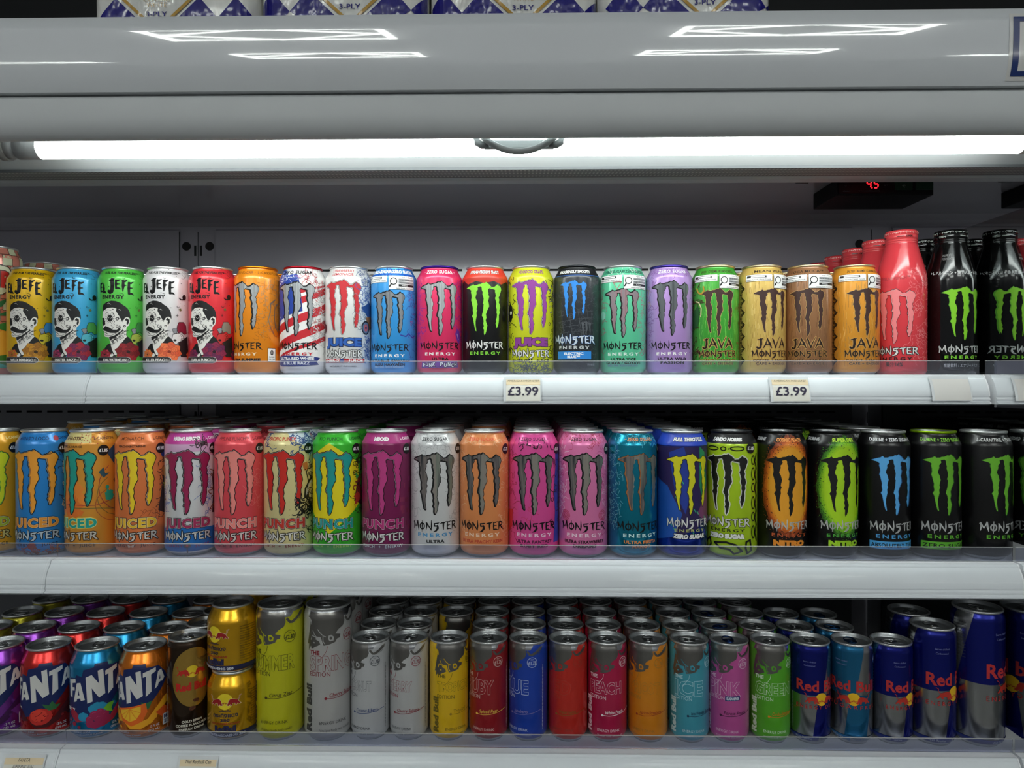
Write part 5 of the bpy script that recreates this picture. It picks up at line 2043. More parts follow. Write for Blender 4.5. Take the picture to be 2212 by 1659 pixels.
def nitro(glow, edge, rim_, neck, name, seed, gu=0):
    a = Art()
    r = random.Random(seed)
    g = glow
    NS = 13
    for i in range(NS):
        t = i / (NS - 1) * (len(g) - 1)
        j = min(len(g) - 2, int(t))
        f = t - j
        hx = '#' + ''.join('%02x' % round(int(g[j][c:c + 2], 16) * (1 - f) + int(g[j + 1][c:c + 2], 16) * f) for c in (1, 3, 5))
        a.blob(hx, gu, 96, 36.5 - i * .85, 65 - i * 1.25, .05 - i * .0028, 70, seed + i)
    a.lay += 1
    for _ in range(900):
        t = r.uniform(0, 2 * pi)
        q = r.gauss(1.0, .09)
        a.disc(r.choice((g[0], g[1], K0, K0)), gu + 35 * q * cos(t), 96 + 62 * q * sin(t), r.uniform(.25, .7), n=5, new=False)
    a.text(neck[1], neck[0], 0, 156.8, 4.4, neck[2], bold=.05)
    a.text('#b8babc', 'TAURINE', -46, 157.2, 4, 24, bold=.04)
    a.claws('#0b0b0d', 0, 98, 80, 1.0, (('#4c4420', .3),))
    a.glyphs('#c8cac8', 'MONSTER', 0, 45.5, 10.5, 62)
    a.text(edge, 'ENERGY', 1, 32.8, 4.2, 48, bold=.03, space=1.5)
    a.text(name, 'NITRO', 0, 22.5, 6.4, 42, bold=.09)
    return a


a = nitro(['#7c3410', '#b04c14', '#d8701c', '#e88c20', '#eea428'], '#c85c30', K0, ('COSMIC PEACH', '#f09c50', 36), '#f0942c', 5)
mid(1683, 20, '#09090b', a, 'black can with a glowing orange panel and black claw marks', 'black orange-glow', rim='#2c2e30', skip=(1, 2))
a = nitro(['#2c5c14', '#4c9420', '#7cc01c', '#9cd41c', '#b0e01e'], '#4ca83c', K0, ('SUPER DRY', '#b8e03c', 34), '#a8dc24', 9)
mid(1795, 31.7, '#09090b', a, 'black can with a glowing lime panel and black claw marks', 'black lime-glow', rim='#2c2e30', skip=(1,))


def blackcan(m1, m2, neck, neckc, word, enc, band, bandc):
    a = Art()
    a.text(neckc, neck, 6, 157.2, 4.4, 86, bold=.03, space=1.15)
    a.claws(m2, 0, 99, 80, 1.0)
    a.claws(m1, -.7, 99, 79.5, .94)
    a.glyphs(word, 'MONSTER', 0, 44, 11, 66)
    a.text(enc, 'ENERGY', 1, 31.5, 4.6, 52, bold=.035, space=1.5)
    if band:
        a.poly(bandc, [(-33, 25), (33, 25), (33, 15), (-33, 15)])
        a.text(K0, band, 0, 20, 5, 62, bold=.02, space=1.1)
    return a


a = blackcan('#5cb0ee', '#2c70b4', 'TAURINE + ZERO SUGAR + GINSENG', '#e8eaec', '#c4c6c6', '#4ca0dc', 'ABSOLUTELY ZERO', '#4ca4e0')
mid(1912, 30, '#08080a', a, 'black can with light blue claw marks and a white rim', 'black blue-claw', rim='#e6e8e8')
a = blackcan('#6cb82c', '#3c8418', 'TAURINE + ZERO SUGAR + GINSENG', '#8cd040', '#c4c6c6', '#5cac2c', 'ZERO SUGAR', '#5cac2c')
mid(2022, 33.6, '#08080a', a, 'black can with green claw marks and a lime green rim', 'black green-rimmed', rim='#a8d820', skip=(1, 2, 3, 4, 5))
a = blackcan('#6cb82c', '#3c8418', 'L-CARNITINE + TAURINE  GINSENG', '#d8dad8', '#c4c6c6', '#5cac2c', None, None)
mid(2127, 50.5, '#08080a', a, 'black can with green claws, white rim, rightmost', 'black white-rimmed', rim='#e6e8e8', skip=(1, 2, 3, 4, 5))
ORD = ['front', 'second', 'third', 'fourth', 'fifth', 'sixth', 'seventh']
for e, nm, skip, n in MID:
    for k in range(1, n + 1):
        if k in skip:
            continue
        dup(e, (e.location.x + rnd.uniform(-.0006, .0006), YM + .0675 * k, ZM), '%s can, %s in its line on the middle shelf' % (nm, ORD[k]),
            e.rotation_euler.z + rad(rnd.uniform(-50, 50)), tabs=(k < 3))

# ------------------------------------------------------------------ bottom shelf
BOTROW = []


def bot(kind, px, psi, body, a, label, nm, n=3, skip=(), tab=0, Y=YB, dz=0, pitch=None, **k):
    e = make_can(kind, px, Y, ZB, psi, body, a, label, tab=tab, dz=dz, **k)
    BOTROW.append((e, nm, n, skip, Y, dz, pitch or (2 * max(p[0] for p in KIND[kind][2]) + 1.2) / 1000))
    return e


def bulls(a, u, v, s, sun='#f0c81c', red='#b01c20', edge=None, sr=1.0):
    a.disc(sun, u, v, 8.5 * s * sr, 8.5 * s * sr, 28)
    for k in (-1, 1):
        B_ = [(2.2, -4.6), (4.2, -3.0), (5.2, .6), (7.2, 3.2), (10.5, 3.4), (15.0, 2.0), (17.2, 1.4), (18.6, -1.6), (21.0, -4.0), (19.8, -5.0), (16.8, -2.8), (15.8, -4.8), (13.8, -5.2), (14.0, -2.6), (10.2, -2.2), (9.2, -5.6), (7.2, -5.8), (7.4, -3.2), (5.4, -5.8)]
        pts = [(u + k * x * s, v + y * s) for x, y in B_]
        tail = [(u + k * x * s, v + y * s) for x, y in ((17, 1.2), (19.5, 3.4), (19.2, 6.2), (21.5, 7.6))]
        if edge:
            a.stroke(edge, pts, .9, closed=True)
            a.stroke(edge, tail, 1.4)
        a.poly(red, pts)
        a.stroke(red, tail, .7 * s)
        a.stroke(red, [(u + k * 3.6 * s, v - 2.4 * s), (u + k * 1.0 * s, v - 2.8 * s), (u + k * .6 * s, v - 1.2 * s)], .8 * s)


# fanta-style fruit cans, traced from the cyan one (zoom px: centre 470, radius 385)
def soda_art(body, flav, fruit, cal):
    a = Art()
    NV = '#12245c'
    # navy banner with stepped top edge
    a.poly(NV, [(-42, 84), (-28, 86), (-27, 90), (-18, 88), (-16, 97), (-3, 100), (-2, 104), (14, 104), (15, 99), (30, 99), (40, 88), (44, 80),
                (34, 66), (18, 48), (8, 38), (-6, 36), (-30, 30), (-42, 32)])
    L = {
        'F': [(-40, 60), (-34.5, 58.5), (-34, 68), (-29.5, 68.5), (-29.5, 73), (-34, 72.5), (-34, 78), (-27.5, 79.5), (-28, 84.5), (-41, 81.5)],
        'A': [(-31, 53), (-26, 54.5), (-25, 58), (-20.5, 59), (-19.5, 55.5), (-14, 57), (-20, 80), (-25.5, 79)],
        'N': [(-11, 52), (-4.5, 54), (-5.5, 72), (3, 58), (10.5, 62), (8, 96), (1.5, 94.5), (3, 77), (-5.5, 90), (-13, 87)],
        'T': [(14, 60), (21, 66), (20.5, 89), (26.5, 92), (26.5, 97.5), (10.5, 92.5), (10.5, 86.5), (14.5, 87.5)],
        'B': [(25, 68), (29, 71), (30, 74.5), (33.5, 77), (35, 75.5), (39, 80), (34, 93), (29.5, 91)],
    }
    for k, p in L.items():
        a.poly('#dcdcd8', p)
    a.poly(NV, [(-24.2, 62.5), (-21.3, 63.2), (-22.6, 70)])
    a.poly(NV, [(30.6, 78.5), (32.8, 80.3), (32, 86)])
    a.text('#e8e4e4', flav, -37, 44, 5.4, 17, bold=.04)
    fruit(a)
    a.text('#c8ccd0', 'FLAVORED SODA', -20, 13.4, 2.2, 26, bold=.03)
    a.text('#c8ccd0', 'WITH OTHER NATURAL FLAVORS', -14, 9.6, 2.2, 44, bold=.03)
    a.text('#c8ccd0', '12 FL OZ', 25, 19, 3, 12, bold=.02)
    a.text('#c8ccd0', '(355 mL)', 24, 14, 3, 14, bold=.02)
    a.poly('#d8dce0', [(36, 15), (48, 15), (48, 30), (36, 30)])
    a.text(NV, cal, 42, 26, 4.6, 9, bold=.06)
    a.text(NV, 'CALORIES', 42, 21, 2, 9.5, bold=.05)
    a.text(NV, 'PER CAN', 42, 18, 1.8, 8, bold=.05)
    a.stroke('#d8dce0', [(20, 4.4), (34, 7), (52, 9)], 1.0)
    return a


def splash(a, c1, c2, c3):
    a.poly(c1, [(2, 26), (16, 30), (26, 42), (38, 54), (46, 56), (44, 46), (32, 36), (22, 24), (8, 18), (-6, 18), (-14, 26)])
    a.poly(c1, [(-36, 46), (-26, 40), (-16, 28), (-26, 26), (-38, 36)])
    a.poly(c2, [(26, 36), (38, 42), (46, 36), (44, 28), (34, 28)])
    for x, y, r in ((-30, 24, 3.6), (-22, 20, 2.4), (26, 30, 2), (-36, 28, 2)):
        a.disc(c3, x, y, r, r * .8)


def f_straw(a):
    splash(a, '#4c1014', '#3c0c10', '#8c1c1c')
    a.blob('#c82c24', 0, 33, 14, 11, .04, 30, 2)
    a.blob('#e04030', -2, 35, 10, 8, .04, 30, 2)
    a.poly('#2c6c3c', [(6, 44), (2, 50), (10, 47), (14, 52), (18, 46), (24, 46), (18, 40), (10, 40)])
    r = random.Random(3)
    for _ in range(14):
        x, y = r.uniform(-10, 8), r.uniform(26, 40)
        a.stroke('#7c1414', [(x, y), (x + 1.4, y + .9)], .8)


def f_rasp(a):
    splash(a, '#a0243c', '#184c70', '#98203c')
    a.blob('#2490b8', 2, 44, 12, 8, .1, 30, 3)
    a.blob('#2490b8', -16, 34, 7, 6, .1, 30, 4)
    for x, y in ((-8, 30), (-3, 36), (4, 38), (10, 34), (12, 28), (6, 24), (-1, 22), (-7, 24), (2, 30)):
        a.disc('#9c2050', x, y, 5.2, n=12)
    for x, y in ((-3, 36), (4, 38), (-8, 30), (2, 30), (10, 33)):
        a.stroke('#c84878', [(x - 2, y + 2), (x, y + 3.2), (x + 2, y + 2.4)], .5)
    a.poly('#6cb82c', [(8, 42), (14, 48), (22, 48), (18, 40), (20, 34), (12, 38)])


def f_orange(a):
    splash(a, '#eea820', '#d8541c', '#eea820')
    a.poly('#2c6c3c', [(10, 48), (8, 54), (14, 51), (22, 54), (18, 44), (12, 42)])
    a.poly('#e8681c', [(-26, 44), (14, 52), (16, 40), (10, 28), (-4, 22), (-18, 28)])
    a.poly('#f4c030', [(-23, 42), (8, 48.5), (8, 40), (2, 31), (-6, 28), (-17, 32)])
    for x, y in ((-20, 35), (-14, 31), (-6, 29.5), (2, 33), (7, 40)):
        a.stroke('#e88a1c', [(-6, 45), (x, y)], .9)


def f_grape(a):
    splash(a, '#3c1048', '#6c2c84', '#54206c')
    for x, y in ((-6, 36), (0, 40), (6, 36), (-2, 30), (4, 28)):
        a.disc('#6c2c8c', x, y, 5)


a = soda_art('#8c3ca8', 'grape', f_grape, '170')
bot('F355', 5, -28, mat('#8a3cae', 'metalprint'), a, 'purple soda can with white letters on navy, left end of the bottom shelf', 'purple soda', 3, tab=60)
a = soda_art('#e03434', 'strawberry', f_straw, '160')
bot('F355', 100.6, -18, mat('#d8302c', 'metalprint'), a, 'red soda can with strawberry picture, front of the bottom shelf', 'red soda', 3, tab=50)
a = soda_art('#1c9cd0', 'raspberry', f_rasp, '160')
bot('F355', 208.6, -2, mat('#1c92c8', 'metalprint'), a, 'cyan soda can with raspberry picture, front of the bottom shelf', 'cyan soda', 3, tab=10)
a = soda_art('#f08a24', 'orange', f_orange, '160')
bot('F355', 315.5, -24, mat('#ee8420', 'metalprint'), a, 'orange soda can with orange slice picture, front of the bottom shelf', 'orange soda', 3, tab=-25)
a = soda_art('#b8b02c', 'pineapple', f_orange, '170')
bot('F355', -100, -10, mat('#b0a828', 'metalprint'), a, 'yellow green soda can beyond the purple one, first of its line', 'yellow green soda', 3)
# cold brew
a = Art()
G1 = mat('#c8a048', 'metalprint')
a.blob(G1, 5, 84, 29, 40, .0, 40)
a.text('#2a1c10', 'ORGANICS', 22, 108, 3, 16, rot=4)
bulls(a, 3, 92, .95, '#ecd02c', '#c0221c')
a.text('#c4221c', 'Red Bull', 3, 72, 9.5, 42, bold=.06)
for x, y, t in ((8, 52, .6), (3, 42, -.3)):
    a.poly('#5c3018', [(x + 4.4 * cos(t + q * .45) * (1.1 if 0 else 1), y + 3 * sin(q * .45) + 2 * cos(t + q * .45) * t) for q in range(14)])
    a.stroke('#2a140a', [(x - 3, y - 1.6), (x, y + .4), (x + 3.2, y + 1.4)], .6)
a.text('#dcd8c8', 'COLD BREW', 3, 25, 3, 27, bold=.035)
a.text('#dcd8c8', 'COFFEE FLAVOURED', 3, 19.8, 3, 43, bold=.035)
a.text('#dcd8c8', 'ENERGY DRINK', 3, 14.6, 3, 34, bold=.035)
for q in range(9):
    a.text('#c8c4b8', ['Water', 'caffeine', 'sugars', 'coffee'][q % 4], -42, 20 + q * 11.5, 2.4, 10, rot=90)
    a.text('#c8c4b8', ['extract', 'acid', 'flavour', 'vitamin'][q % 4], -37.5, 20 + q * 11.5, 2.4, 10, rot=90)
bot('SL250', 403, 4, mat('#3a2a1c', 'metalprint'), a, 'slim dark brown coffee can with a gold oval, beside the orange soda can', 'brown coffee', 2, tab=70)


def gold():
    a = Art()
    bulls(a, 0, 56, .98, '#ecd428', '#9c1418', '#e8dcae', 1.3)
    a.text('#1c2044', 'เครื่องดื่ม', 0, 43.6, 2.2, 15, bold=.02)
    a.text('#1c2044', 'กระทิงแดง', 0, 37.6, 5, 34, bold=.02)
    a.text('#1c2044', '250', 0, 31, 3.4, 13, bold=.04)
    a.text('#9c2820', 'KRATINGDAENG®', 0, 26.4, 2.6, 38, bold=.01)
    a.text('#1a2250', 'RedBull', 0, 19.6, 7.6, 29, bold=.05)
    a.rect('#1a2250', -104, 6.8, 104, 14.6)
    a.text('#d8dce4', 'KRATINGDAENG 250', 0, 10.7, 3.4, 54, bold=.05)
    for q in range(15):
        a.text('#4a3a10', ['ingredients sugar caffeine', 'taurine vitamin b6 water', 'net content 250 ml', 'store in a cool place'][q % 4], 47, 66 - q * 3.3, 1.7, 24, bold=.0)
    a.stroke('#d8dce4', [(62 + 3 * cos(t * .6), 11 + 3 * sin(t * .6)) for t in range(10)], .4, closed=True)
    return a


GB = mat('#e8b01c', 'metalprint')
ga = gold()
bot('G250', 502.6, -19, GB, ga, 'short gold can with two red bulls, lower of the stacked pair', 'short gold lower', 3, tab=0)
e0 = BOTROW[-1][0]
BOTROW.pop()
u_ = bot('G250', 502.6, -46, GB, gold(), 'short gold can with two red bulls, upper of the stacked pair', 'short gold upper', 2, tab=30, dz=.0895)
BOTROW[-1] = (e0, 'short gold lower', 3, (), YB, 0, .0674)
for k in (1, 2):
    dup(u_, (u_.location.x, YB + .0674 * k, ZB + .0895), 'short gold upper can, %s stack from the front' % ORD[k])


def bullhead(a, k, v1, m, bodyc, u0=-8.0):
    """big silver bull head bleeding off the neck; k scales mm"""
    H = [(-21, 0), (-19, -3), (-20.5, -12), (-22.5, -22), (-24.5, -31), (-22, -30), (-22.5, -38), (-19, -32), (-18, -36), (-14, -33), (-9.5, -31), (-7, -29.5), (-8.5, -26), (-13, -24),
         (-11, -21), (-6.5, -21.5), (-5, -26), (-3.4, -31), (3, -30), (9.5, -28), (11.5, -24.5), (14.5, -24), (15.5, -20), (9.5, -18.5), (13, -14.5), (19, -11), (21, -6), (20, 0)]
    a.poly(m, [(u0 + x * k + 8, v1 + y * k) for x, y in H] + [(u0 + 8 + 20 * k, v1 + 6), (u0 + 8 - 21 * k, v1 + 6)])
    a.poly(m, [(u0 + 8 + x * k, v1 + y * k) for x, y in ((23, -1), (27, -6), (33, -3), (40, 2), (46, 3), (40, -5), (31, -9), (25, -8), (21, -3))])
    a.stroke(bodyc, [(u0 + 8 + x * k, v1 + y * k) for x, y in ((22, -7), (27, -10), (34, -7), (42, -2))], .9 * k)
    for p in ([(-16, -15), (-14, -19), (-11, -22), (-7.5, -27)], [(-10, -13), (-7, -17), (-3.5, -20), (-1, -21)], [(-4, -20), (-4, -26), (-2, -29)],
              [(-18.4, -3), (-18, -8)], [(-12, -22), (-17, -20), (-18.6, -25)]):
        a.stroke(bodyc, [(u0 + 8 + x * k, v1 + y * k) for x, y in p], .9 * k)
    for p in ([(2, -20), (5, -19), (8, -22), (7.5, -26), (3.5, -26.5), (1.6, -24)],):
        a.poly(bodyc, [(u0 + 8 + x * k, v1 + y * k) for x, y in p])
        a.disc(m, u0 + 8 + 4.6 * k, v1 - 23 * k, 1.5 * k, 1.8 * k)
    a.disc(bodyc, u0 + 8 - 14.6 * k, v1 - 28 * k, 1.3 * k, .8 * k)


def edition(body, name, flav, ink, fcol, nmw=46, nmh=18, k=1.0, nink=None, price='£1.75', rb=None, tall=False, pink=False, thin=None):
    """artwork of one slim 'edition' can; k scales the layout"""
    a = Art()
    bm_ = body
    top = 125 if not tall else 168
    a.rect(mat('#b8babc', 'metal'), -104, top, 104, top + 11)
    bodyc = mat(body, 'print')
    r = 26.5 if not tall else 32
    W_ = 3.1416 * r
    a.poly(bodyc, [(-W_, top + 11), (-22 * k, top + 11), (-23 * k, top), (-W_, top)])
    a.poly(bodyc, [(25 * k, top - 2), (31 * k, top + 6), (W_, top + 6), (W_, top - 2)])
    bullhead(a, k, top + 1, mat('#85837f', 'foil'), bodyc, -8)
    nink = nink or ink
    if tall:
        THE, NM, ED, RV, FL, E1, E2, PR = 122, 108, 93.5, 47, 62.5, 28, 18, (31, 142)
    else:
        THE, NM, ED, RV, FL, E1, E2, PR = 90, 75.5, 62, 37, 40.5, 18.5, 11.5, (29, 109)
    x0 = -20 if not tall else -24
    a.text(nink, 'THE', x0, THE, 4.6 * k, None, bold=.03, al='l')
    a.text(nink, name, x0, NM, nmh, nmw, bold=.045, hollow=bodyc, al='l')
    a.text(nink, 'EDITION', x0, ED, 5 * k, 24 * k, bold=.0, al='l')
    a.text(rb or ink, 'Red Bull', x0 - 2.6, RV, 8.2 * k, (47 if not tall else 63), bold=.05, rot=90)
    a.stroke(nink, [(1 * k, top - 31 * k), (0, top - 36 * k), (-4 * k, top - 42 * k), (-9 * k, top - 47 * k)], .5)
    a.text(fcol, flav, 3 * k, FL + 2.2, 4.4 * k, min(30, 2.3 * len(flav)) * k, bold=.01, shear=.2, rot=2, al='l')
    a.stroke(fcol, [(-1 * k, FL - 1.6), (8 * k, FL - 2.2), (18 * k, FL - 1.2), (30 * k, FL + .8), (42 * k, FL + 4)], .7)
    a.disc(fcol, -1 * k, FL - 1.6, 1.6 * k)
    a.text(ink, 'ENERGY DRINK', -8 * k, E1, 3.6 * k, 31 * k, bold=.0, al='l')
    a.text(ink, 'Vitalizes body and mind®', -8 * k, E2, 3.0 * k, 36 * k, bold=-.005, al='l')
    pc = nink
    a.stroke(pc, [(PR[0] + 6.6 * k * cos(t * .35), PR[1] + 6.6 * k * sin(t * .35)) for t in range(18)], .7, closed=True)
    a.text(pc, 'RRP', PR[0], PR[1] + 3.8 * k, 1.8 * k, 4, bold=.0)
    a.text(pc, price, PR[0], PR[1] - .8 * k, 4.8 * k, 10.5 * k, bold=.03)
    for q in range(18):
        a.text(ink, ['Ingredients: water,', 'sucrose, glucose,', 'taurine, caffeine', 'store in cool place'][q % 4], 45 * k, 20 + q * (top - 40) / 18, 2.0, 8, bold=.0, rot=-90)
    if pink:
        a.poly('#1c3c7c', [(x0 + 25, ED - 3), (x0 + 44, ED - 1), (x0 + 44, ED + 4.6), (x0 + 25, ED + 3.4)])
        a.text('#dce4ee', 'SUGARFREE', x0 + 34.5, ED + .9, 3.2, 16, bold=.05, rot=4)
    return a


GK = '#3a3c34'
a = edition('#c8c81e', 'SUMMER', 'Citrus Zest', '#4c4c14', '#4c4410', 62, 19, 1.2, tall=True, price='£2.80', rb='#3a3c20')
bot('T473', 605, -33, '#cccb1e', a, 'tall yellow green can with a grey bull head, beside the gold stack', 'tall yellow green', 2, tab=-50)
a = edition('#b4b4b2', 'SPRING', 'Cherry Sakura', '#4c4c4c', '#8c2430', 62, 19, 1.2, nink='#8c2430', tall=True, price='£2.80', rb='#3c3c3e')
bot('T473', 710, -4, '#b8b8b6', a, 'tall silver grey can with a grey bull head and dark red outlined name', 'tall silver grey', 3, tab=80)
ED = [
    (799, -51, '#c2c4c6', 'COCONUT', 'Coconut & Berry', '#3a3e44', '#24407c', 44, 13, {'nink': '#4c5058'}, 'silvery white slim can with dark blue flavour line', 'slim silvery blue-line', 40),
    (884, -44, '#c2c3c3', 'CHERRY', 'Cherry Sakura', '#4c4e50', '#8c2430', 44, 13, {'nink': '#943040'}, 'silvery white slim can with dark red outlined name', 'slim silvery red-name', -30),
    (969.7, 7, '#ecc01c', 'TROPICAL', 'Tropical', '#6c5c10', '#a07c14', 52, 12, {}, 'yellow slim can with a silver bull head', 'slim yellow', 85),
    (1056, -35, '#9c1c24', 'RUBY', 'Spiced Pear', '#dcb8b0', '#e8c050', 43, 18, {}, 'dark ruby red slim can with a silver bull head', 'slim ruby red', 20),
    (1141, -51, '#1c44b0', 'BLUE', 'Juneberry', '#c8d4ec', '#8c84c0', 44, 18, {}, 'royal blue slim can with a silver bull head', 'slim royal blue', 95),
    (1227, -33, '#c82c20', 'RED', 'Watermelon', '#a04030', '#8c5c1c', 40, 18, {'nink': '#b84030'}, 'scarlet slim can with faint lettering', 'slim scarlet', 175),
    (1312, -12, '#b81c4c', 'PEACH', 'White Peach', '#f0d8e0', '#f4e8ec', 46, 15, {}, 'crimson pink slim can with white lettering', 'slim crimson', 60),
    (1400, -30, '#e08a18', 'APRICOT', 'Apricot-Strawberry', '#a8782c', '#a83c1c', 50, 14, {'nink': '#b88434'}, 'orange slim can with faint lettering', 'slim orange', 0),
    (1488.8, 0, '#48a4b8', 'ICE', 'Iced Vanilla Berry', '#c0dce0', '#1c3c5c', 40, 19, {'nink': '#b8e4ec'}, 'pale turquoise slim can with a silver bull head', 'slim turquoise', 80),
    (1574.9, -20, '#c858a0', 'PINK', 'Forest Fruits', '#ecc8e0', '#4c1c44', 46, 18, {'pink': True, 'price': '£1.70'}, 'pink slim can with a small navy bar', 'slim pink', 5),
    (1663.6, 1, '#5cb42c', 'GREEN', 'Curuba-Elderflower', '#d8f0d0', '#d88a1c', 50, 15, {}, 'bright green slim can with a silver bull head', 'slim green', 150),
]
for px, ps, body, nm, fl, ink, fc, w, h, kw, lab, short, tab in ED:
    a = edition(body, nm, fl, ink, fc, w, h, 1.0, **kw)
    bot('SL250', px, ps, body, a, lab + ', front of the bottom shelf', short, 3, tab=tab,
        skip=((1,) if nm == 'TROPICAL' else ()), tabc=('#2c4c8c' if nm == 'PINK' else SIL))


def classic(r, k, blue, top, txt='ENERGY DRINK', band='#142a7c', price=False, ink='#c03030'):
    a = Art()
    W_ = pi * r
    B_ = mat(blue, 'metalprint')
    q = W_ / 2
    H1 = 64 * k + 4
    V = top
    # each half of the can repeats: a wide blue field above the waist, a narrower one below
    for s in (0, 1):
        o = s * W_
        a.poly(B_, [(o - 44 * k, V), (o + 14 * k, V), (o + 2 * k, H1), (o - 28 * k, H1 - 1.5), (o - 61 * k, H1)])
    for s in (0, 1):
        o = s * W_
        a.poly(B_, [(o - 4 * k, H1), (o + W_ - 57 * k, H1), (o + W_ - 66 * k, 9), (o - 12 * k, 9)])
    a.text('#7a82b0', 'Serve chilled', -16 * k, top - 20 * k, 2.2 * k, 16 * k, bold=0)
    a.text('#7a82b0', 'Carbonated', -16 * k, top - 25 * k, 2.2 * k, 14 * k, bold=0)
    a.text(ink, 'Red', -18.5 * k, 80 * k, 13.8 * k, 29 * k, bold=.03)
    a.text(ink, 'Bull', 17.5 * k, 80 * k, 13.8 * k, 29 * k, bold=.03)
    bulls(a, 0, 62.5 * k, 1.05 * k, '#eebc1c', '#c03024', sr=.95)
    a.text(ink, txt, 0, 52 * k, 4.8 * k, 66 * k, bold=.0, space=1.5)
    a.rect(band, -W_, 6, W_, 13)
    a.rect(mat('#b8babc', 'metal'), -4, 6, 36, 13)
    a.text('#c4ccd8', 'With Taurine', -24, 9.6, 3.4, 22, bold=.0)
    a.text(band, 'Vitalizes body and mind', 16, 9.8, 3.2, 34, bold=.0)
    if price:
        a.disc('#1c3c8c', 36, top - 18, 6.5)
        a.text('#dce4f0', '£1.75', 36, top - 18, 4, 10)
    for p in range(12):
        a.text('#3c4048', 'Ingredients: water, sucrose, glucose', -W_ + 20, top - 14 - p * 4.2, 1.8, 28, bold=0)
    return a


a = classic(26.5, 1, '#101c84', 132)
bot('SL250', 1749.8, 34.6, mat('#b4b6b8', 'metal'), a, 'slim blue and silver quartered can, first right of the bright green can', 'slim blue and silver', 2, tab=-20)
a = classic(26.5, 1, '#2478a8', 132, 'SUGARFREE', '#2468a0', True)
bot('SL250', 1840, 7, mat('#b4b6b8', 'metal'), a, 'slim light blue and silver quartered can with a blue tab', 'slim light blue and silver', 2, tab=0, tabc='#2c5c8c')
a = classic(26.5, 1, '#101c84', 132)
bot('SL250', 1933, 59.6, mat('#b4b6b8', 'metal'), a, 'slim blue and silver quartered can, left of the medium tall one', 'slim navy and silver', 0, tab=100)
a = classic(28.5, 1.14, '#101c84', 154)
bot('S355', 2023.7, 62, mat('#b4b6b8', 'metal'), a, 'medium tall blue and silver quartered can near the right end of the bottom shelf', 'medium tall blue and silver', 1, tab=10)
a = classic(32, 1.3, '#101c84', 178)
bot('T473', 2117, 96, mat('#b4b6b8', 'metal'), a, 'tallest blue and silver quartered can at the right end of the bottom shelf', 'tallest blue and silver', 0, tab=20)
for e, nm, n, skip, Y, dz, pitch in BOTROW:
    for k in range(1, n + 1):
        if k in skip:
            continue
        jx = rnd.uniform(-.0006, .0006)
        dup(e, (e.location.x + jx, Y + pitch * k, e.location.z), '%s can, %s in its line on the bottom shelf' % (nm, ORD[k]),
            e.rotation_euler.z + rad(rnd.uniform(-40, 40)))

# ------------------------------------------------------------------ wrapped paper packs on top of the canopy
YP = .93
sx_ = YP / F
m_film = bump(mat('#e4e4e0', 'film').copy(), 24, 1, .012, (1, 1, .6), 3)
m_film.name = 'wrapped_white'
NAVY, GOLD, LT = '#1f1c78', '#b8903c', '#d9dad6'


def film(hx):
    k = ('w' + hx)
    if k not in MATS:
        m = mat(hx, 'film').copy()
        m.name = 'wrapped_' + hx.lstrip('#')
        m.node_tree.nodes['Principled BSDF'].inputs['Roughness'].default_value = .14
        MATS[k] = bump(m, 24, 1, .012, (1, 1, .6), 3)
    return MATS[k]


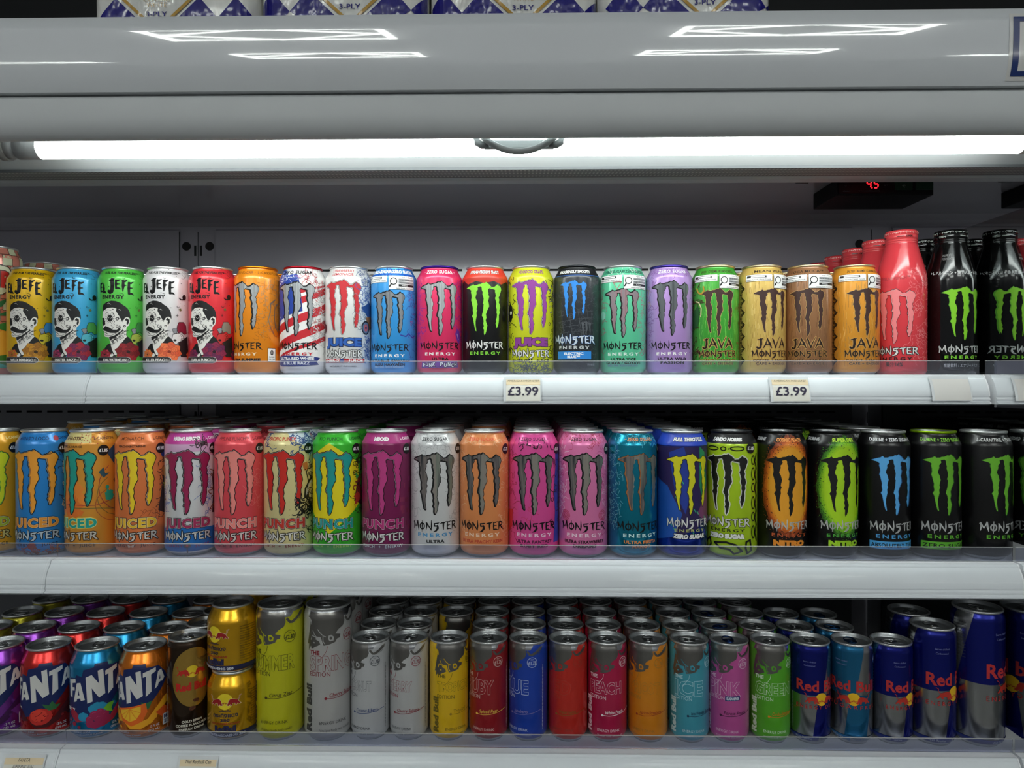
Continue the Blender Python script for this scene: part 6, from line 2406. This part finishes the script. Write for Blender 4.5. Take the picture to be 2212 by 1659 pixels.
def paper_pack(cx, x0, x1, dy, label):
    """art laid out in photo pixels around the text centre cx"""
    W = (x1 - x0) * sx_
    xm = at((x0 + x1) / 2, 20, YP).x
    e = thing('paper_pack', label, 'paper pack', (xm, YP, CAMZ + .3970), 0, 'wrapped paper packs on the canopy')
    H, D = .26, .24
    R = .022
    n = 6
    ring = []
    for sx, sy, a0 in ((1, 0, -90), (1, 1, 0), (-1, 1, 90), (-1, 0, 180)):
        for i in range(n + 1):
            a = rad(a0 + 90 * i / n)
            ring.append((sx * (W / 2 - R) + R * cos(a), (R if sy == 0 else D - R) + R * sin(a)))
    N_ = len(ring)
    b = MB()
    levels = [(-.010, 0), (-.002, .008), (0, .03), (0, H - .03), (-.002, H - .008), (-.012, H)]
    v = []
    for g, z in levels:
        for x, y in ring:
            k = 1 + g / (W / 2)
            v.append((x * k, D / 2 + (y - D / 2) * (1 + g / (D / 2)), z))
    f = [tuple(range(N_))[::-1], tuple(range((len(levels) - 1) * N_, len(levels) * N_))]
    for j in range(len(levels) - 1):
        for i in range(N_):
            f.append((j * N_ + i, j * N_ + (i + 1) % N_, (j + 1) * N_ + (i + 1) % N_, (j + 1) * N_ + i))
    b.add(v, f, film('#dcdcd8'), True)
    o = b.build('wrapped_rolls', e)
    # printed front
    q = MB()
    zc = at(cx, 0, YP).z - (CAMZ + .3970)

    def U(x, y):
        u = (cx + x - (x0 + x1) / 2) * sx_
        z = zc - (y + dy) * sx_
        # follow the rounded corners
        lim = W / 2 - R
        yy = -.0006
        if abs(u) > lim:
            d = min(1.0, (abs(u) - lim) / R)
            a = asin(d)
            yy = R * (1 - cos(a)) - .0006
        return (max(-W / 2, min(W / 2, u)), yy, max(.006, min(H - .008, z)))
    lay = [0]

    def P(m, pts):
        # cut in vertical strips so that the print follows the corner
        bm = bmesh.new()
        vs = [bm.verts.new((x, y, 0)) for x, y in pts]
        bm.faces.new(vs)
        bmesh.ops.triangulate(bm, faces=bm.faces)
        for co, no in (((xl, 0, 0), (-1, 0, 0)), ((xr, 0, 0), (1, 0, 0))):
            bmesh.ops.bisect_plane(bm, geom=bm.verts[:] + bm.edges[:] + bm.faces[:], dist=1e-5, plane_co=co, plane_no=no, clear_outer=True)
        for k in range(-6, 7):
            for s in (x0 - cx, x1 - cx):
                xx = s + k * 6
                bmesh.ops.bisect_plane(bm, geom=bm.verts[:] + bm.edges[:] + bm.faces[:], dist=1e-5, plane_co=(xx, 0, 0), plane_no=(1, 0, 0))
        lay[0] += 1
        idx = {w: i for i, w in enumerate(bm.verts)}
        vv = []
        for w in bm.verts:
            p_ = U(w.co.x, w.co.y)
            vv.append((p_[0], p_[1] - lay[0] * .00008, p_[2]))
        q.add(vv, [[idx[w] for w in fc.verts] for fc in bm.faces], film(m) if m != GOLD else film(GOLD))
        bm.free()
    xl, xr = x0 - cx + 1, x1 - cx - 1

    def diamond(m, cx_, cy_, hw, hh):
        P(m, [(cx_ - hw, cy_), (cx_, cy_ - hh), (cx_ + hw, cy_), (cx_, cy_ + hh)])
    for k in (-1, 1):
        P(NAVY, [(k * 132, 24), (k * 92, -22), (k * 31, 36), (k * 62, 71)])
        for j in (0, 1, 2, 3):
            diamond(NAVY, k * 172, 24 - 92 * j, 40, 46)
    diamond(GOLD, 0, -66, 131, 121)
    diamond(LT, 0, -66, 121, 112)
    for t, y, h, w, c in (('CLASSIC', -16.5, 10, 58, GOLD), ('WHITE', -2 if 0 else -14 + 0, 0, 0, None), ('3-PLY', 15.5, 10.5, 46, NAVY)):
        if not c:
            continue
        vs, fs = text_mesh(t, -.01 if c == GOLD else .01)
        xs = [a_[0] for a_ in vs]
        c0 = (min(xs) + max(xs)) / 2
        k_ = w / (max(xs) - min(xs))
        yy = y if t == '3-PLY' else y
        vv = [U((a_ - c0) * k_, yy - (b_ - .35) * h / .7) for a_, b_ in vs]
        q.add([(x, y_ - .0022, z) for x, y_, z in vv], fs, film(c))
    vs, fs = text_mesh('WHITE', -.01)
    xs = [a_[0] for a_ in vs]
    c0 = (min(xs) + max(xs)) / 2
    k_ = 44 / (max(xs) - min(xs))
    q.add([(x, y_ - .0022, z) for x, y_, z in [U((a_ - c0) * k_, -4.5 - (b_ - .35) * 10 / .7) for a_, b_ in vs]], fs, film(GOLD))
    q.v = [tuple(w) for w in q.v]
    q.build('printed_front', e, fix=False)
    return e


paper_pack(340, 190, 552, 17, 'clear-wrapped white and navy paper pack with gold lines, leftmost of the four')
paper_pack(757, 556, 922, 0, 'clear-wrapped white and navy paper pack, second from the left on the canopy')
paper_pack(1130, 927, 1290, 3, 'clear-wrapped white and navy paper pack, second from the right on the canopy')
paper_pack(1522, 1294, 1668, -9, 'clear-wrapped white and navy paper pack, rightmost of the four')
b = MB()
xa, xb = at(-200, 20, 1.15).x, at(186, 20, 1.15).x
b.box(xa, xb, 1.15, 1.38, CAMZ + .3970, CAMZ + .3970 + .185, mat('#3c4044', 'plastic'))
b.box(xa, xb - .02, 1.148, 1.15, CAMZ + .55, CAMZ + .555, mat('#0c0d0e', 'plastic'))
tag(b.build('storage_box', bevel=.003), 'dark grey box standing on the canopy left of the paper packs', 'box')
